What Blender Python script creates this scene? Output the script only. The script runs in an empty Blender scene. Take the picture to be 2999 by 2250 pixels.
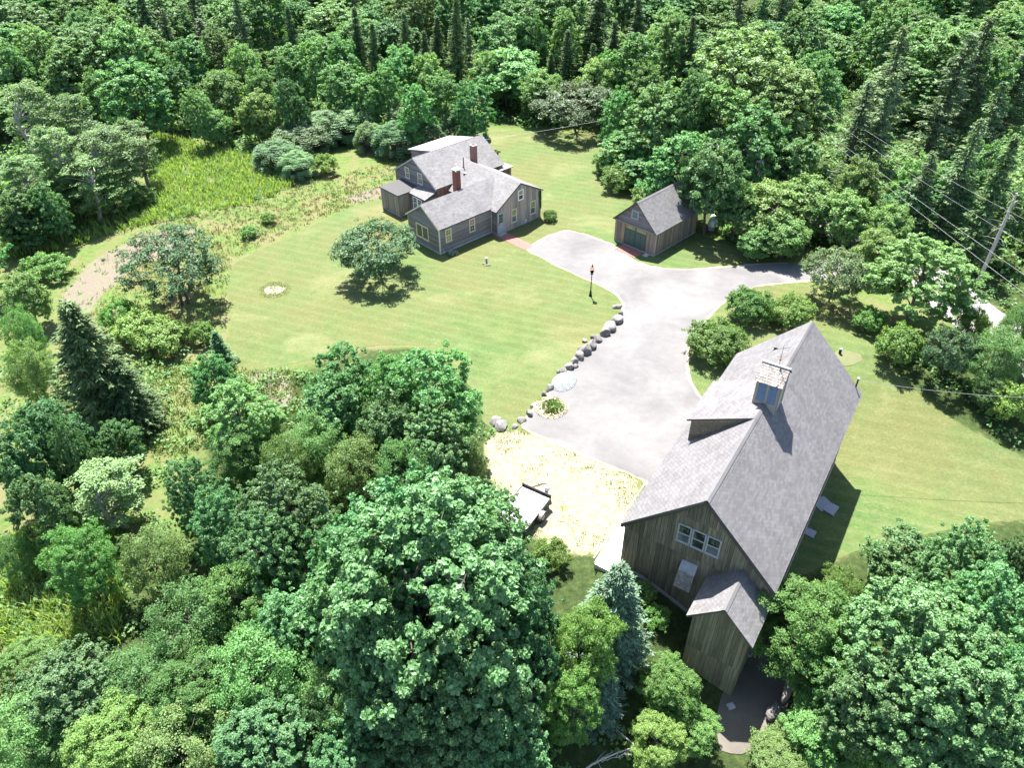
import bpy, math, random
import numpy as np
from mathutils import Vector, Matrix
from mathutils.geometry import delaunay_2d_cdt

SC = bpy.context.scene
COL = SC.collection
# ------------------------------------------------------------------ camera
cam_d = bpy.data.cameras.new("camera")
cam_d.sensor_width = 36.0
cam_d.lens = 26.563
cam_d.clip_end = 3000.0
CAM = bpy.data.objects.new("camera", cam_d)
COL.objects.link(CAM)
CAM.location = (0.0, 0.0, 36.0)
_th, _roll = math.radians(38.30), math.radians(0.36)
CAM.rotation_euler = (Matrix.Rotation(math.pi / 2 - _th, 3, 'X') @ Matrix.Rotation(-_roll, 3, 'Z')).to_euler()
SC.camera = CAM
# ------------------------------------------------------------------ sky and sun
SUN_EL, SUN_AZ = math.radians(65.0), math.radians(-13.0)      # azimuth from +Y towards +X
W = bpy.data.worlds.new("World")
SC.world = W
W.use_nodes = True
_nt = W.node_tree
_bg = _nt.nodes["Background"]
_sky = _nt.nodes.new("ShaderNodeTexSky")
_sky.sky_type = 'NISHITA'
_sky.sun_disc = False
_sky.sun_elevation = SUN_EL
_sky.sun_rotation = SUN_AZ
_sky.altitude = 50
_nt.links.new(_sky.outputs[0], _bg.inputs[0])
_bg.inputs[1].default_value = 0.085
sun_d = bpy.data.lights.new("sun", 'SUN')
sun_d.energy = 5.0
sun_d.angle = math.radians(0.53)
sun_d.color = (1.0, 0.965, 0.90)
SUN = bpy.data.objects.new("sun", sun_d)
COL.objects.link(SUN)
_sd = Vector((math.sin(SUN_AZ) * math.cos(SUN_EL), math.cos(SUN_AZ) * math.cos(SUN_EL), math.sin(SUN_EL)))
SUN.rotation_euler = _sd.to_track_quat('Z', 'Y').to_euler()
SUN.location = (0, 0, 80)
SC.view_settings.view_transform = 'Standard'
SC.view_settings.look = 'None'
SC.view_settings.exposure = 2.1
SC.view_settings.gamma = 1.0
SC.view_settings.use_curve_mapping = False
SC.render.engine = 'CYCLES'
SC.cycles.max_bounces = 6
SC.cycles.diffuse_bounces = 3
SC.cycles.glossy_bounces = 2
SC.cycles.transmission_bounces = 3

# ------------------------------------------------------------------ measured places (metres)
DRIVE = [(1.51,67.22),(3.83,69.95),(5.8,71.16),(7.49,70.21),(10.52,67.58),(11.13,65.77),(11.96,64.48),(13.07,63.56),(14.74,62.93),(17.37,62.89),(20.53,63.29),(23.75,63.79),(28.05,64.09),(33.54,65.11),(32.39,61.92),(27.02,60.72),(22.79,60.11),(20.34,58.76),(17.91,56.22),(15.39,52.65),(14.23,49.99),(13.57,46.6),(13.89,44.03),(14.82,42.66),(14.81,41.37),(9.51,33.13),(8.81,35.26),(5.17,37.58),(0.78,40.49),(1.13,41.49),(2.94,44.41),(3.91,46.11),(4.93,47.89),(7.5,51.71),(9.65,55.2),(10.11,56.69),(9.64,58.64),(7.93,60.54),(4.89,63.49)]
LAWN = [(-21.95,47.56),(-23.81,51.39),(-24.03,54.86),(-26.22,60.29),(-27.04,64.61),(-25.07,67.38),(-22.14,70.82),(-19.88,73.97),(-17.06,77.92),(-13.17,79.66),(-13.07,88.24),(-8.63,97.38),(-2.63,100.16),(4.78,100.03),(13.71,97.0),(11.79,90.01),(12.88,82.41),(15.09,77.45),(20.27,72.87),(20.87,66.78),(26.32,63.49),(27.24,60.05),(29.07,54.98),(29.69,49.26),(30.61,45.79),(32.37,42.22),(35.99,38.35),(37.75,36.27),(36.47,33.54),(32.04,33.63),(25.28,32.13),(22.31,31.39),(17.46,29.08),(14.78,27.65),(12.43,22.69),(7.32,29.54),(8.65,33.45),(8.81,35.26),(5.17,37.58),(0.78,40.49),(-0.55,40.0),(-2.22,41.02),(-2.3,43.91),(-6.69,50.87),(-11.65,50.92),(-17.21,48.43),(-19.94,47.54)]
SAND = [(0.77,40.34),(8.79,35.13),(7.42,32.69),(5.28,28.85),(2.55,29.4),(0.35,31.22),(-1.78,36.52),(-2.02,39.77)]
DIRT = [[(-40.91,58.85),(-40.93,65.7),(-37.2,71.54),(-33.2,72.54),(-31.54,67.46),(-36.03,64.72),(-37.03,59.6),(-37.11,55.01),(-38.32,55.02)],[(-21.4,47.56),(-17.67,47.22),(-16.01,42.97),(-18.49,41.94)],[(-26.32,66.92),(-21.37,67.33),(-20.96,65.44),(-26.14,64.6)],[(-18.9,79.75),(-13.63,83.47),(-13.25,80.28),(-17.57,77.92)]]
YARD = [(12.45,23.68),(15.24,24.3),(15.36,22.05),(13.5,19.01),(10.51,18.2),(10.39,20.01)]
RING = (-21.67,59.66)
BOULDERS = [(9.37,56.4,0.66,0.32),(9.48,55.21,0.41,0.42),(8.96,54.2,0.81,0.75),(8.44,53.05,0.87,0.67),(7.8,52.13,0.67,0.83),(7.18,51.31,0.5,0.62),(6.76,51.76,0.39,0.33),(6.52,50.36,0.61,0.78),(5.98,51.21,0.35,0.26),(5.9,49.61,0.68,0.96),(5.36,48.9,0.67,0.76),(5.48,50.07,0.27,0.19),(5.01,48.21,0.52,0.57),(5.05,47.72,0.37,0.25),(4.53,47.57,0.55,0.62),(4.07,47.17,0.51,0.28),(3.66,46.99,0.22,0.19),(2.95,45.02,0.42,0.48),(2.73,44.67,0.25,0.21),(2.46,44.19,0.35,0.36),(1.45,42.8,0.21,0.15),(1.24,41.85,0.3,0.55),(0.68,41.28,0.47,0.37),(0.23,40.63,0.4,0.2),(-1.3,41.15,0.7,0.54),(-0.76,40.59,0.8,0.45)]
GRAVEL = (4.0,45.76)
WEEDS = (2.86,42.67)
LAMP = (7.11,58.32)
WELL = (-2.38,64.39)
BOLLARD = (26.58,49.51)
TRAILER = [(0.76,34.23),(2.39,32.98),(1.31,31.22),(1.97,34.04),(2.04,32.01)]
SLABS = [(21.03,35.19),(21.42,34.69),(19.4,32.64),(19.09,32.8)]
POLE = (42.62,59.79,0.0)
ROAD = [(33.76,73.54),(35.32,68.9),(38.57,62.01),(40.08,53.37),(37.65,44.23)]
TREES = [
 ('SU',-27.78,87.82,3.4,2.62),('SU',-26.18,93.34,3.8,3.18),('SU',-23.33,96.79,4.0,3.27),('SU',-20.27,98.16,4.2,2.85),('SU',-25.09,85.45,3.0,1.9),('B',-21.75,86.25,2.6,1.5),
 ('SU',-14.42,91.92,4.0,2.28),('SU',-6.83,95.22,5.0,2.04),('SU',-9.65,93.26,4.0,1.87),('SU',-13.26,98.08,5.0,2.24),('SU',-17.53,93.66,3.5,1.74),('W',-4.92,97.53,4.0,2.09),
 ('M',-11.5,92.68,9.0,2.22),('M',-4.59,93.35,9.0,2.52),('M',-8.18,96.83,9.0,2.45),('W',-0.12,110.59,8.0,5.55),('W',4.22,104.08,7.0,3.1),('W',-2.99,108.96,8.0,3.04),
 ('A',8.63,99.9,6.5,5.74),('M',13.14,84.65,5.6,2.79),('M',16.72,85.38,11.0,3.89),('M',16.9,74.0,9.6,3.2),('D',19.69,69.98,10.0,3.23),('O',26.33,89.86,16.0,6.35),
 ('O',29.46,83.47,14.0,5.02),('M',22.48,81.84,12.0,3.73),('O',34.3,87.58,14.0,3.88),('M',25.5,76.56,11.0,3.56),('M',28.96,74.39,9.0,2.82),('M',16.11,92.82,11.0,2.61),
 ('M',12.67,90.37,9.0,2.18),('O',19.88,83.72,13.0,3.0),('W',25.15,68.45,6.5,3.39),('W',22.39,69.13,6.5,2.03),('W',29.31,69.72,6.5,2.97),('W',32.54,67.19,6.0,2.45),
 ('W',26.18,65.0,4.5,2.2),('W',23.63,64.85,3.5,1.76),('A',28.19,57.12,5.5,2.8),('M',33.34,53.1,8.5,3.91),('W',33.22,61.61,5.0,1.89),('W',35.68,64.67,6.0,2.16),
 ('D',38.32,67.57,6.5,2.45),('B',30.32,48.19,3.5,1.72),('A',33.08,46.09,5.0,2.08),('W',35.76,44.66,5.5,2.03),('W',37.97,47.06,6.0,1.55),('B',36.66,49.75,4.0,1.28),
 ('B',35.93,41.51,3.5,1.48),('W',35.21,42.85,3.0,1.35),('B',29.86,52.58,2.2,1.35),('X',44.61,79.4,17.0,3.65),('X',42.72,87.28,16.0,3.43),('X',37.67,77.45,14.0,2.93),
 ('X',54.12,91.13,16.0,3.55),('X',47.16,72.86,14.0,2.8),('X',36.0,77.77,13.0,2.71),('S',42.88,62.44,13.0,2.31),('X',41.8,66.96,13.0,2.43),('M',56.73,92.56,13.0,2.71),
 ('M',51.05,109.97,14.0,3.43),('M',45.47,70.8,10.0,2.46),('D',45.75,64.19,8.0,1.9),('D',42.37,68.36,8.0,2.44),('W',34.42,70.81,8.0,2.5),('W',40.53,71.41,8.0,2.29),
 ('X',38.66,66.9,10.0,2.26),('S',-31.27,115.06,12.58,2.02),('S',-22.56,118.27,11.84,2.08),('S',-19.27,113.2,11.1,2.01),('S',-14.94,115.22,11.84,2.03),('S',-11.09,122.24,9.62,1.98),
 ('S',-12.42,117.14,8.88,1.74),('S',8.34,113.55,9.62,2.03),('S',11.22,109.07,8.88,1.81),('S',5.8,112.87,6.66,1.54),('S',15.39,118.71,9.62,2.11),('S',25.09,111.44,11.84,1.98),
 ('X',-6.2,120.68,9.62,1.78),('X',2.61,119.03,11.84,2.09),('M',-1.1,118.76,11.0,4.08),('M',7.97,118.54,12.0,2.68),('W',3.27,117.6,11.0,2.68),('M',17.35,107.52,11.0,3.43),
 ('M',22.59,113.57,12.0,3.24),('M',-15.41,109.63,9.0,2.55),('W',-11.54,108.11,8.0,2.7),('W',11.75,105.81,8.0,2.81),('M',13.6,106.69,9.0,2.18),('M',-46.24,95.13,11.0,4.25),
 ('O',-62.77,120.25,12.0,3.75),('O',-59.84,123.49,12.0,3.13),('M',-59.73,105.26,10.0,3.07),('O',-65.29,110.36,12.0,3.48),('M',-65.79,104.94,11.0,2.74),('M',-49.85,112.62,11.0,3.07),
 ('M',-45.07,110.94,10.0,3.21),('O',-42.13,116.24,10.0,3.0),('M',-44.07,102.31,9.0,2.41),('W',-37.28,110.04,9.0,2.88),('W',-32.91,102.57,8.0,2.43),('M',-30.83,109.88,9.0,2.88),
 ('M',-27.07,108.24,10.0,2.51),('M',-23.09,110.62,10.0,2.56),('M',-22.25,101.01,9.0,3.14),('D',-27.0,94.87,9.0,2.26),('W',-31.45,95.99,7.0,2.61),('W',-37.57,101.27,8.0,3.32),
 ('W',-37.07,95.09,5.0,2.04),('O',-38.51,93.97,8.0,1.98),('M',-52.98,99.48,9.0,2.06),('M',-18.73,99.18,8.0,2.36),('M',-15.7,99.69,9.0,2.06),('T',-51.15,81.77,12.58,2.7),
 ('T',-46.11,74.64,10.36,2.56),('T',-46.53,81.92,11.1,2.48),('T',-42.31,78.02,8.88,2.93),('T',-41.74,82.64,8.14,2.3),('T',-43.48,73.62,7.4,2.59),('T',-47.36,70.6,8.88,2.25),
 ('M',-47.46,66.87,7.0,1.97),('T',-48.49,68.5,4.07,2.29),('D',-44.92,68.55,7.0,1.78),('W',-46.01,74.09,5.0,2.65),('W',-42.26,75.11,5.0,2.43),('W',-47.04,70.55,4.5,2.33),
 ('B',-40.47,77.31,2.5,1.76),('D',-47.11,67.08,4.0,2.26),('B',12.38,81.51,3.0,2.35),('M',14.66,81.29,4.0,2.34),('B',14.72,76.49,2.5,2.0),('D',16.89,73.82,5.0,2.4),
 ('B',11.31,86.18,2.5,1.64),('W',-40.52,53.86,5.5,1.81),('W',-37.48,47.83,6.0,1.48),('W',-34.37,43.25,6.0,1.64),('S',-28.87,41.52,10.5,3.99),('S',-26.75,40.44,6.5,2.47),
 ('S',-22.73,48.09,3.5,1.16),('K',-29.01,57.33,7.5,4.27),('B',-30.63,51.78,2.8,2.28),('B',-32.86,53.23,3.0,1.64),('B',-28.17,50.63,2.5,2.06),('B',-43.27,62.15,2.5,2.05),
 ('B',-25.42,51.25,2.0,1.14),('B',-25.51,73.36,1.2,0.83),('B',-26.76,70.21,1.2,0.94),('A',-12.28,62.09,5.5,3.82),('M',-20.81,41.63,6.0,1.76),('M',-17.4,36.65,7.0,2.43),
 ('W',-17.62,34.74,5.0,1.74),('M',-18.27,30.25,7.0,1.43),('M',-11.45,40.18,7.5,2.32),('D',-11.46,37.31,7.0,2.23),('M',-5.02,37.63,9.0,3.16),('M',-7.72,39.42,8.0,1.81),
 ('D',-7.87,35.24,7.5,2.13),('M',-4.94,33.75,7.0,2.24),('W',-2.81,34.53,4.5,1.3),('W',-12.3,34.92,6.0,2.02),('W',-13.53,32.96,6.0,1.67),('W',-9.47,32.57,6.0,1.94),
 ('W',-6.56,31.73,6.5,2.03),('W',-16.41,36.65,4.5,1.35),('T',-23.97,31.36,5.5,2.05),('L',-22.97,25.86,6.5,1.82),('W',-19.35,26.37,5.5,1.86),('D',-28.8,35.0,7.5,2.13),
 ('D',-29.14,32.59,7.5,1.76),('D',-26.74,29.16,7.0,1.53),('M',-26.43,33.35,7.5,1.09),('M',-25.26,35.85,5.0,1.47),('W',-27.92,27.41,4.0,1.03),('M',-15.71,27.49,7.5,1.85),
 ('M',-11.97,27.68,8.5,2.45),('M',-12.8,25.03,8.0,2.1),('L',-13.6,23.2,6.5,2.31),('W',-16.07,21.99,6.0,2.15),('M',-10.27,21.16,7.0,2.19),('W',-11.63,19.14,6.5,2.33),
 ('L',-14.73,18.79,5.5,2.24),('W',-17.75,19.44,4.5,1.86),('M',-20.46,18.65,5.5,2.34),('W',-21.89,17.05,5.0,2.06),('L',-17.88,16.48,5.0,2.25),('W',-14.43,16.24,5.0,2.23),
 ('M',-11.01,16.38,5.5,2.22),('W',-8.02,17.83,6.0,1.85),('M',-7.22,15.57,5.5,1.77),('L',-24.36,21.18,3.0,1.51),('M',-4.89,23.51,12.0,3.22),('M',-1.79,25.43,10.0,2.64),
 ('M',-3.54,20.42,14.0,4.76),('M',-6.09,19.67,11.0,2.37),('M',0.03,21.12,10.0,2.2),('M',-1.96,17.56,10.0,2.84),('M',-4.68,17.02,8.5,2.15),('M',0.42,18.9,8.0,1.76),
 ('M',-0.51,16.16,7.0,2.2),('M',-3.0,15.76,6.0,1.79),('M',-7.87,23.09,10.0,2.17),('B',2.19,28.35,2.2,1.07),('L',3.32,20.42,8.0,1.76),('L',2.63,18.5,6.5,1.58),
 ('E',4.91,22.44,8.0,2.35),('L',7.88,20.45,4.0,1.51),('L',9.03,18.96,2.5,1.28),('L',6.94,18.15,3.5,1.46),('E',3.93,19.94,5.0,1.74),('B',7.95,24.81,1.4,0.77),
 ('B',7.35,26.14,1.2,0.78),('L',15.07,22.78,7.5,2.59),('L',17.67,24.79,6.5,1.47),('M',18.62,20.4,10.0,3.25),('M',19.54,17.8,10.0,3.16),('M',22.88,21.66,10.0,2.42),
 ('M',24.1,25.45,8.5,2.19),('M',25.86,24.92,8.5,1.43),('M',22.18,18.33,9.0,1.75),('M',16.85,18.53,7.5,2.13),('D',22.83,28.35,5.0,2.02),('L',16.36,20.45,6.0,1.82),
 ('L',15.83,18.82,3.5,2.18),('L',17.6,17.63,4.5,2.09),('M',19.97,16.68,5.5,2.34),('M',21.84,16.21,6.5,1.63),('L',13.16,17.65,2.0,1.59),('L',14.34,24.52,5.5,1.23),
 ('H',16.33,49.14,3.0,2.39),('H',20.31,54.37,2.8,1.96),('H',23.65,53.62,2.6,1.85),('H',4.11,73.49,1.2,0.78),
]
CLEAR = [(-50.79,67.24),(-48.89,74.93),(-47.93,100.61),(-41.76,98.79),(-31.3,91.46),(-18.21,96.72),(-10.58,99.1),(-2.67,102.45),(12.23,100.42),(11.29,85.08),(14.6,74.04),(19.51,73.97),(22.69,66.75),(29.07,66.67),(36.35,66.57),(43.54,53.38),(32.41,30.75),(-3.0,29.09),(-37.53,42.12)]
MEADOW = [(-47.61,99.74),(-31.3,91.46),(-24.82,82.99),(-27.83,78.07),(-37.5,73.67),(-45.24,67.16),(-50.04,65.82),(-54.31,73.91),(-47.39,74.91),(-40.19,78.25)]
DRYMEADOW = [(-24.82,82.99),(-14.37,89.7),(-13.1,79.05),(-19.99,74.52),(-27.3,65.53),(-24.82,54.15),(-29.71,48.25),(-37.35,52.89),(-42.45,62.17),(-37.0,73.66),(-27.83,78.07)]
LOWMEADOW = [(-31.14,30.02),(-28.28,32.99),(-23.25,29.96),(-21.02,23.03),(-24.6,22.24),(-27.48,23.08)]
MIDMEADOW = [(-30.43,50.15),(-22.14,47.56),(-17.01,47.51),(-15.44,41.91),(-20.32,38.98),(-24.51,37.17),(-28.71,44.73)]
WIRES = [(36.25,73.36,8.6,41.14,55.57,8.6),(34.24,73.67,8.6,38.9,51.39,8.6),(33.03,83.63,7.0,38.56,49.51,7.0),(33.34,81.35,6.6,37.67,47.53,6.6)]

BARN = (9.608, 25.696, math.radians(57.26))
GARAGE = (11.957, 67.028, math.radians(45.03))
HOUSE = (-8.718, 67.805, math.radians(43.13))
_bu = np.array([math.cos(BARN[2]), math.sin(BARN[2])])
_bv = np.array([-math.sin(BARN[2]), math.cos(BARN[2])])


def sstep(t):
    t = np.clip(t, 0, 1)
    return t * t * (3 - 2 * t)


def ground_z(x, y):
    dx, dy = np.asarray(x) - BARN[0], np.asarray(y) - BARN[1]
    a = dx * _bu[0] + dy * _bu[1]
    b = dx * _bv[0] + dy * _bv[1]
    d = -2.4 * sstep((4.0 - b) / 8.5) * (1 - sstep((a - 18) / 14))
    e = -1.2 * sstep((-a - 3) / 10) * sstep((8 - b) / 8 + .35)
    return d + e


def gz(x, y):
    return float(ground_z(x, y))


# ------------------------------------------------------------------ material helpers
def new_mat(name):
    m = bpy.data.materials.new(name)
    m.use_nodes = True
    nt = m.node_tree
    return m, nt, nt.nodes["Principled BSDF"]


def N(nt, t, **kw):
    n = nt.nodes.new(t)
    for k, v in kw.items():
        setattr(n, k, v)
    return n


def noise(nt, vec, scale, detail=4, rough=.6, dist=0.0):
    n = N(nt, "ShaderNodeTexNoise")
    n.inputs["Scale"].default_value = scale
    n.inputs["Detail"].default_value = detail
    n.inputs["Roughness"].default_value = rough
    n.inputs["Distortion"].default_value = dist
    if vec is not None:
        nt.links.new(vec, n.inputs["Vector"])
    return n.outputs["Fac"]


def ramp(nt, fac, stops, interp='LINEAR'):
    r = N(nt, "ShaderNodeValToRGB")
    r.color_ramp.interpolation = interp
    el = r.color_ramp.elements
    while len(el) > 1:
        el.remove(el[-1])
    el[0].position, el[0].color = stops[0][0], (*stops[0][1], 1)
    for p, c in stops[1:]:
        e = el.new(p)
        e.color = (*c, 1)
    nt.links.new(fac, r.inputs[0])
    return r.outputs[0]


def g3(v):
    return (v, v, v)


def mixc(nt, fac, a, b, mode='MIX'):
    n = N(nt, "ShaderNodeMix", data_type='RGBA', blend_type=mode)
    for s, val in ((n.inputs[0], fac), (n.inputs[6], a), (n.inputs[7], b)):
        if isinstance(val, (int, float)):
            s.default_value = val
        elif isinstance(val, tuple):
            s.default_value = (*val, 1)
        else:
            nt.links.new(val, s)
    return n.outputs[2]


def pos(nt):
    return N(nt, "ShaderNodeNewGeometry").outputs["Position"]


def objc(nt):
    return N(nt, "ShaderNodeTexCoord").outputs["Object"]


def scaled(nt, vec, s):
    m = N(nt, "ShaderNodeMapping")
    m.inputs["Scale"].default_value = s
    nt.links.new(vec, m.inputs["Vector"])
    return m.outputs[0]


def bump(nt, bsdf, h, strength, dist=.05):
    b = N(nt, "ShaderNodeBump")
    b.inputs["Strength"].default_value = strength
    b.inputs["Distance"].default_value = dist
    nt.links.new(h, b.inputs["Height"])
    nt.links.new(b.outputs[0], bsdf.inputs["Normal"])


def plain(name, col, rough=.6, metal=0.0, spec=.4, var=.12, scale=6.0):
    m, nt, b = new_mat(name)
    c = ramp(nt, noise(nt, objc(nt), scale, 5), [(.3, tuple(x * (1 - var) for x in col)), (.7, tuple(min(1, x * (1 + var)) for x in col))])
    nt.links.new(c, b.inputs["Base Color"])
    b.inputs["Roughness"].default_value = rough
    b.inputs["Metallic"].default_value = metal
    b.inputs["Specular IOR Level"].default_value = spec
    return m


def leaf_mat(name, c0, c1, c2, trans=.30, gloss=.55, spec=.35):
    """c0..c2: leaf colours from deep to light; varies by leaf and by tree."""
    m, nt, b = new_mat(name)
    geo = N(nt, "ShaderNodeNewGeometry")
    oi = N(nt, "ShaderNodeObjectInfo")
    c = ramp(nt, geo.outputs["Random Per Island"], [(0, c0), (.55, c1), (.93, c2), (1.0, tuple(min(1, v * 1.5) for v in c2))])
    n = noise(nt, objc(nt), .55, 3)
    c = mixc(nt, ramp(nt, n, [(.35, g3(0)), (.65, g3(1))]), c, mixc(nt, .55, c, c2))
    hsv = N(nt, "ShaderNodeHueSaturation")
    mr = N(nt, "ShaderNodeMapRange")
    mr.inputs[3].default_value, mr.inputs[4].default_value = .472, .522
    nt.links.new(oi.outputs["Random"], mr.inputs[0])
    nt.links.new(mr.outputs[0], hsv.inputs["Hue"])
    wn = N(nt, "ShaderNodeTexWhiteNoise", noise_dimensions='1D')
    nt.links.new(oi.outputs["Random"], wn.inputs["W"])
    mv = N(nt, "ShaderNodeMapRange")
    mv.inputs[3].default_value, mv.inputs[4].default_value = .66, 1.14
    nt.links.new(wn.outputs["Value"], mv.inputs[0])
    nt.links.new(mv.outputs[0], hsv.inputs["Value"])
    nt.links.new(c, hsv.inputs["Color"])
    hsv.inputs["Saturation"].default_value = 1.0
    nt.links.new(hsv.outputs[0], b.inputs["Base Color"])
    b.inputs["Roughness"].default_value = gloss
    b.inputs["Specular IOR Level"].default_value = spec
    tr = N(nt, "ShaderNodeBsdfTranslucent")
    nt.links.new(mixc(nt, 1.0, hsv.outputs[0], (1.25, 1.3, .55), 'MULTIPLY'), tr.inputs[0])
    mx = N(nt, "ShaderNodeMixShader")
    mx.inputs[0].default_value = trans
    nt.links.new(b.outputs[0], mx.inputs[1])
    nt.links.new(tr.outputs[0], mx.inputs[2])
    nt.links.new(mx.outputs[0], nt.nodes["Material Output"].inputs[0])
    return m


def board_mat(name, dark, light, warm=None, axis='Z', contrast=1.0, rough=.8):
    """weathered wood: long streaks along one axis, knots, tone per board"""
    m, nt, b = new_mat(name)
    co = objc(nt)
    oi = N(nt, "ShaderNodeObjectInfo")
    add = N(nt, "ShaderNodeVectorMath", operation='ADD')
    sc = N(nt, "ShaderNodeVectorMath", operation='SCALE')
    cmb = N(nt, "ShaderNodeCombineXYZ")
    for i in range(3):
        nt.links.new(oi.outputs["Random"], cmb.inputs[i])
    nt.links.new(cmb.outputs[0], sc.inputs[0])
    sc.inputs["Scale"].default_value = 37.0
    nt.links.new(co, add.inputs[0])
    nt.links.new(sc.outputs[0], add.inputs[1])
    s = {'Z': (14, 14, .7), 'X': (.7, 14, 14), 'Y': (14, .7, 14)}[axis]
    f1 = noise(nt, scaled(nt, add.outputs[0], s), 1.0, 6, .65)
    f2 = noise(nt, add.outputs[0], .9, 3)
    c = ramp(nt, f1, [(.5 - .22 / contrast, dark), (.5 + .22 / contrast, light)])
    if warm:
        c = mixc(nt, ramp(nt, f2, [(.42, g3(0)), (.68, g3(1))]), c, mixc(nt, .6, c, warm))
    tone = N(nt, "ShaderNodeMapRange")
    tone.inputs[3].default_value, tone.inputs[4].default_value = .68, 1.28
    nt.links.new(oi.outputs["Random"], tone.inputs[0])
    c = mixc(nt, 1.0, c, tone.outputs[0], 'MULTIPLY')
    nt.links.new(c, b.inputs["Base Color"])
    b.inputs["Roughness"].default_value = rough
    b.inputs["Specular IOR Level"].default_value = .25
    bump(nt, b, f1, .35, .02)
    return m


def shingle_mat(name, lo, hi, stain=.35, rough=.75):
    m, nt, b = new_mat(name)
    geo = N(nt, "ShaderNodeNewGeometry")
    oi = N(nt, "ShaderNodeObjectInfo")
    rnd = N(nt, "ShaderNodeMath", operation='ADD')
    nt.links.new(geo.outputs["Random Per Island"], rnd.inputs[0])
    nt.links.new(oi.outputs["Random"], rnd.inputs[1])
    fr = N(nt, "ShaderNodeMath", operation='FRACT')
    nt.links.new(rnd.outputs[0], fr.inputs[0])
    c = ramp(nt, fr.outputs[0], [(0, lo), (.5, tuple((a + d) / 2 for a, d in zip(lo, hi))), (1, hi)])
    big = noise(nt, scaled(nt, pos(nt), (.9, .9, .35)), .8, 4, .6, .6)
    c = mixc(nt, ramp(nt, big, [(.36, g3(stain)), (.62, g3(0))]), c, mixc(nt, 1.0, c, (.55, .52, .54), 'MULTIPLY'))
    fine = noise(nt, pos(nt), 60, 2)
    c = mixc(nt, .25, c, fine, 'OVERLAY')
    nt.links.new(c, b.inputs["Base Color"])
    b.inputs["Roughness"].default_value = rough
    b.inputs["Specular IOR Level"].default_value = .35
    return m


def glass_mat(name, col, rough=.03, spec=.6):
    m, nt, b = new_mat(name)
    n = noise(nt, objc(nt), 2.2, 3)
    nt.links.new(ramp(nt, n, [(.35, tuple(v * .6 for v in col)), (.65, col)]), b.inputs["Base Color"])
    b.inputs["Roughness"].default_value = rough
    b.inputs["Specular IOR Level"].default_value = spec
    bump(nt, b, noise(nt, objc(nt), 1.3, 1), .05, .05)
    return m


# ------------------------------------------------------------------ mesh helpers
def link(o, parent=None):
    COL.objects.link(o)
    if parent is not None:
        o.parent = parent
    return o


def mesh(name, V, F, mat=None):
    me = bpy.data.meshes.new(name)
    me.from_pydata([tuple(map(float, v)) for v in V], [], [tuple(int(i) for i in f) for f in F])
    me.update()
    if mat:
        me.materials.append(mat)
    return me


def big_mesh(name, V, Q, mat=None, smooth=False):
    V = np.ascontiguousarray(V, np.float32)
    Q = np.ascontiguousarray(Q, np.int32)
    n = Q.shape[1]
    me = bpy.data.meshes.new(name)
    me.vertices.add(len(V))
    me.vertices.foreach_set("co", V.ravel())
    me.loops.add(Q.size)
    me.loops.foreach_set("vertex_index", Q.ravel())
    me.polygons.add(len(Q))
    me.polygons.foreach_set("loop_start", np.arange(0, Q.size, n, dtype=np.int32))
    me.polygons.foreach_set("use_smooth", np.full(len(Q), smooth, bool))
    me.update(calc_edges=True)
    if mat:
        me.materials.append(mat)
    return me


def obj(name, me, parent=None, loc=None, rot=None):
    o = bpy.data.objects.new(name, me)
    link(o, parent)
    if loc is not None:
        o.location = loc
    if rot is not None:
        o.rotation_euler = rot
    return o


def tag(o, label=None, cat=None, group=None, kind=None):
    if label:
        o["label"] = label
    if cat:
        o["category"] = cat
    if group:
        o["group"] = group
    if kind:
        o["kind"] = kind
    return o


def thing(name, label, cat, loc=(0, 0, 0), rz=0.0, group=None):
    o = bpy.data.objects.new(name, None)
    o.empty_display_size = .3
    link(o)
    o.location = loc
    o.rotation_euler = (0, 0, rz)
    return tag(o, label, cat, group)


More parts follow.
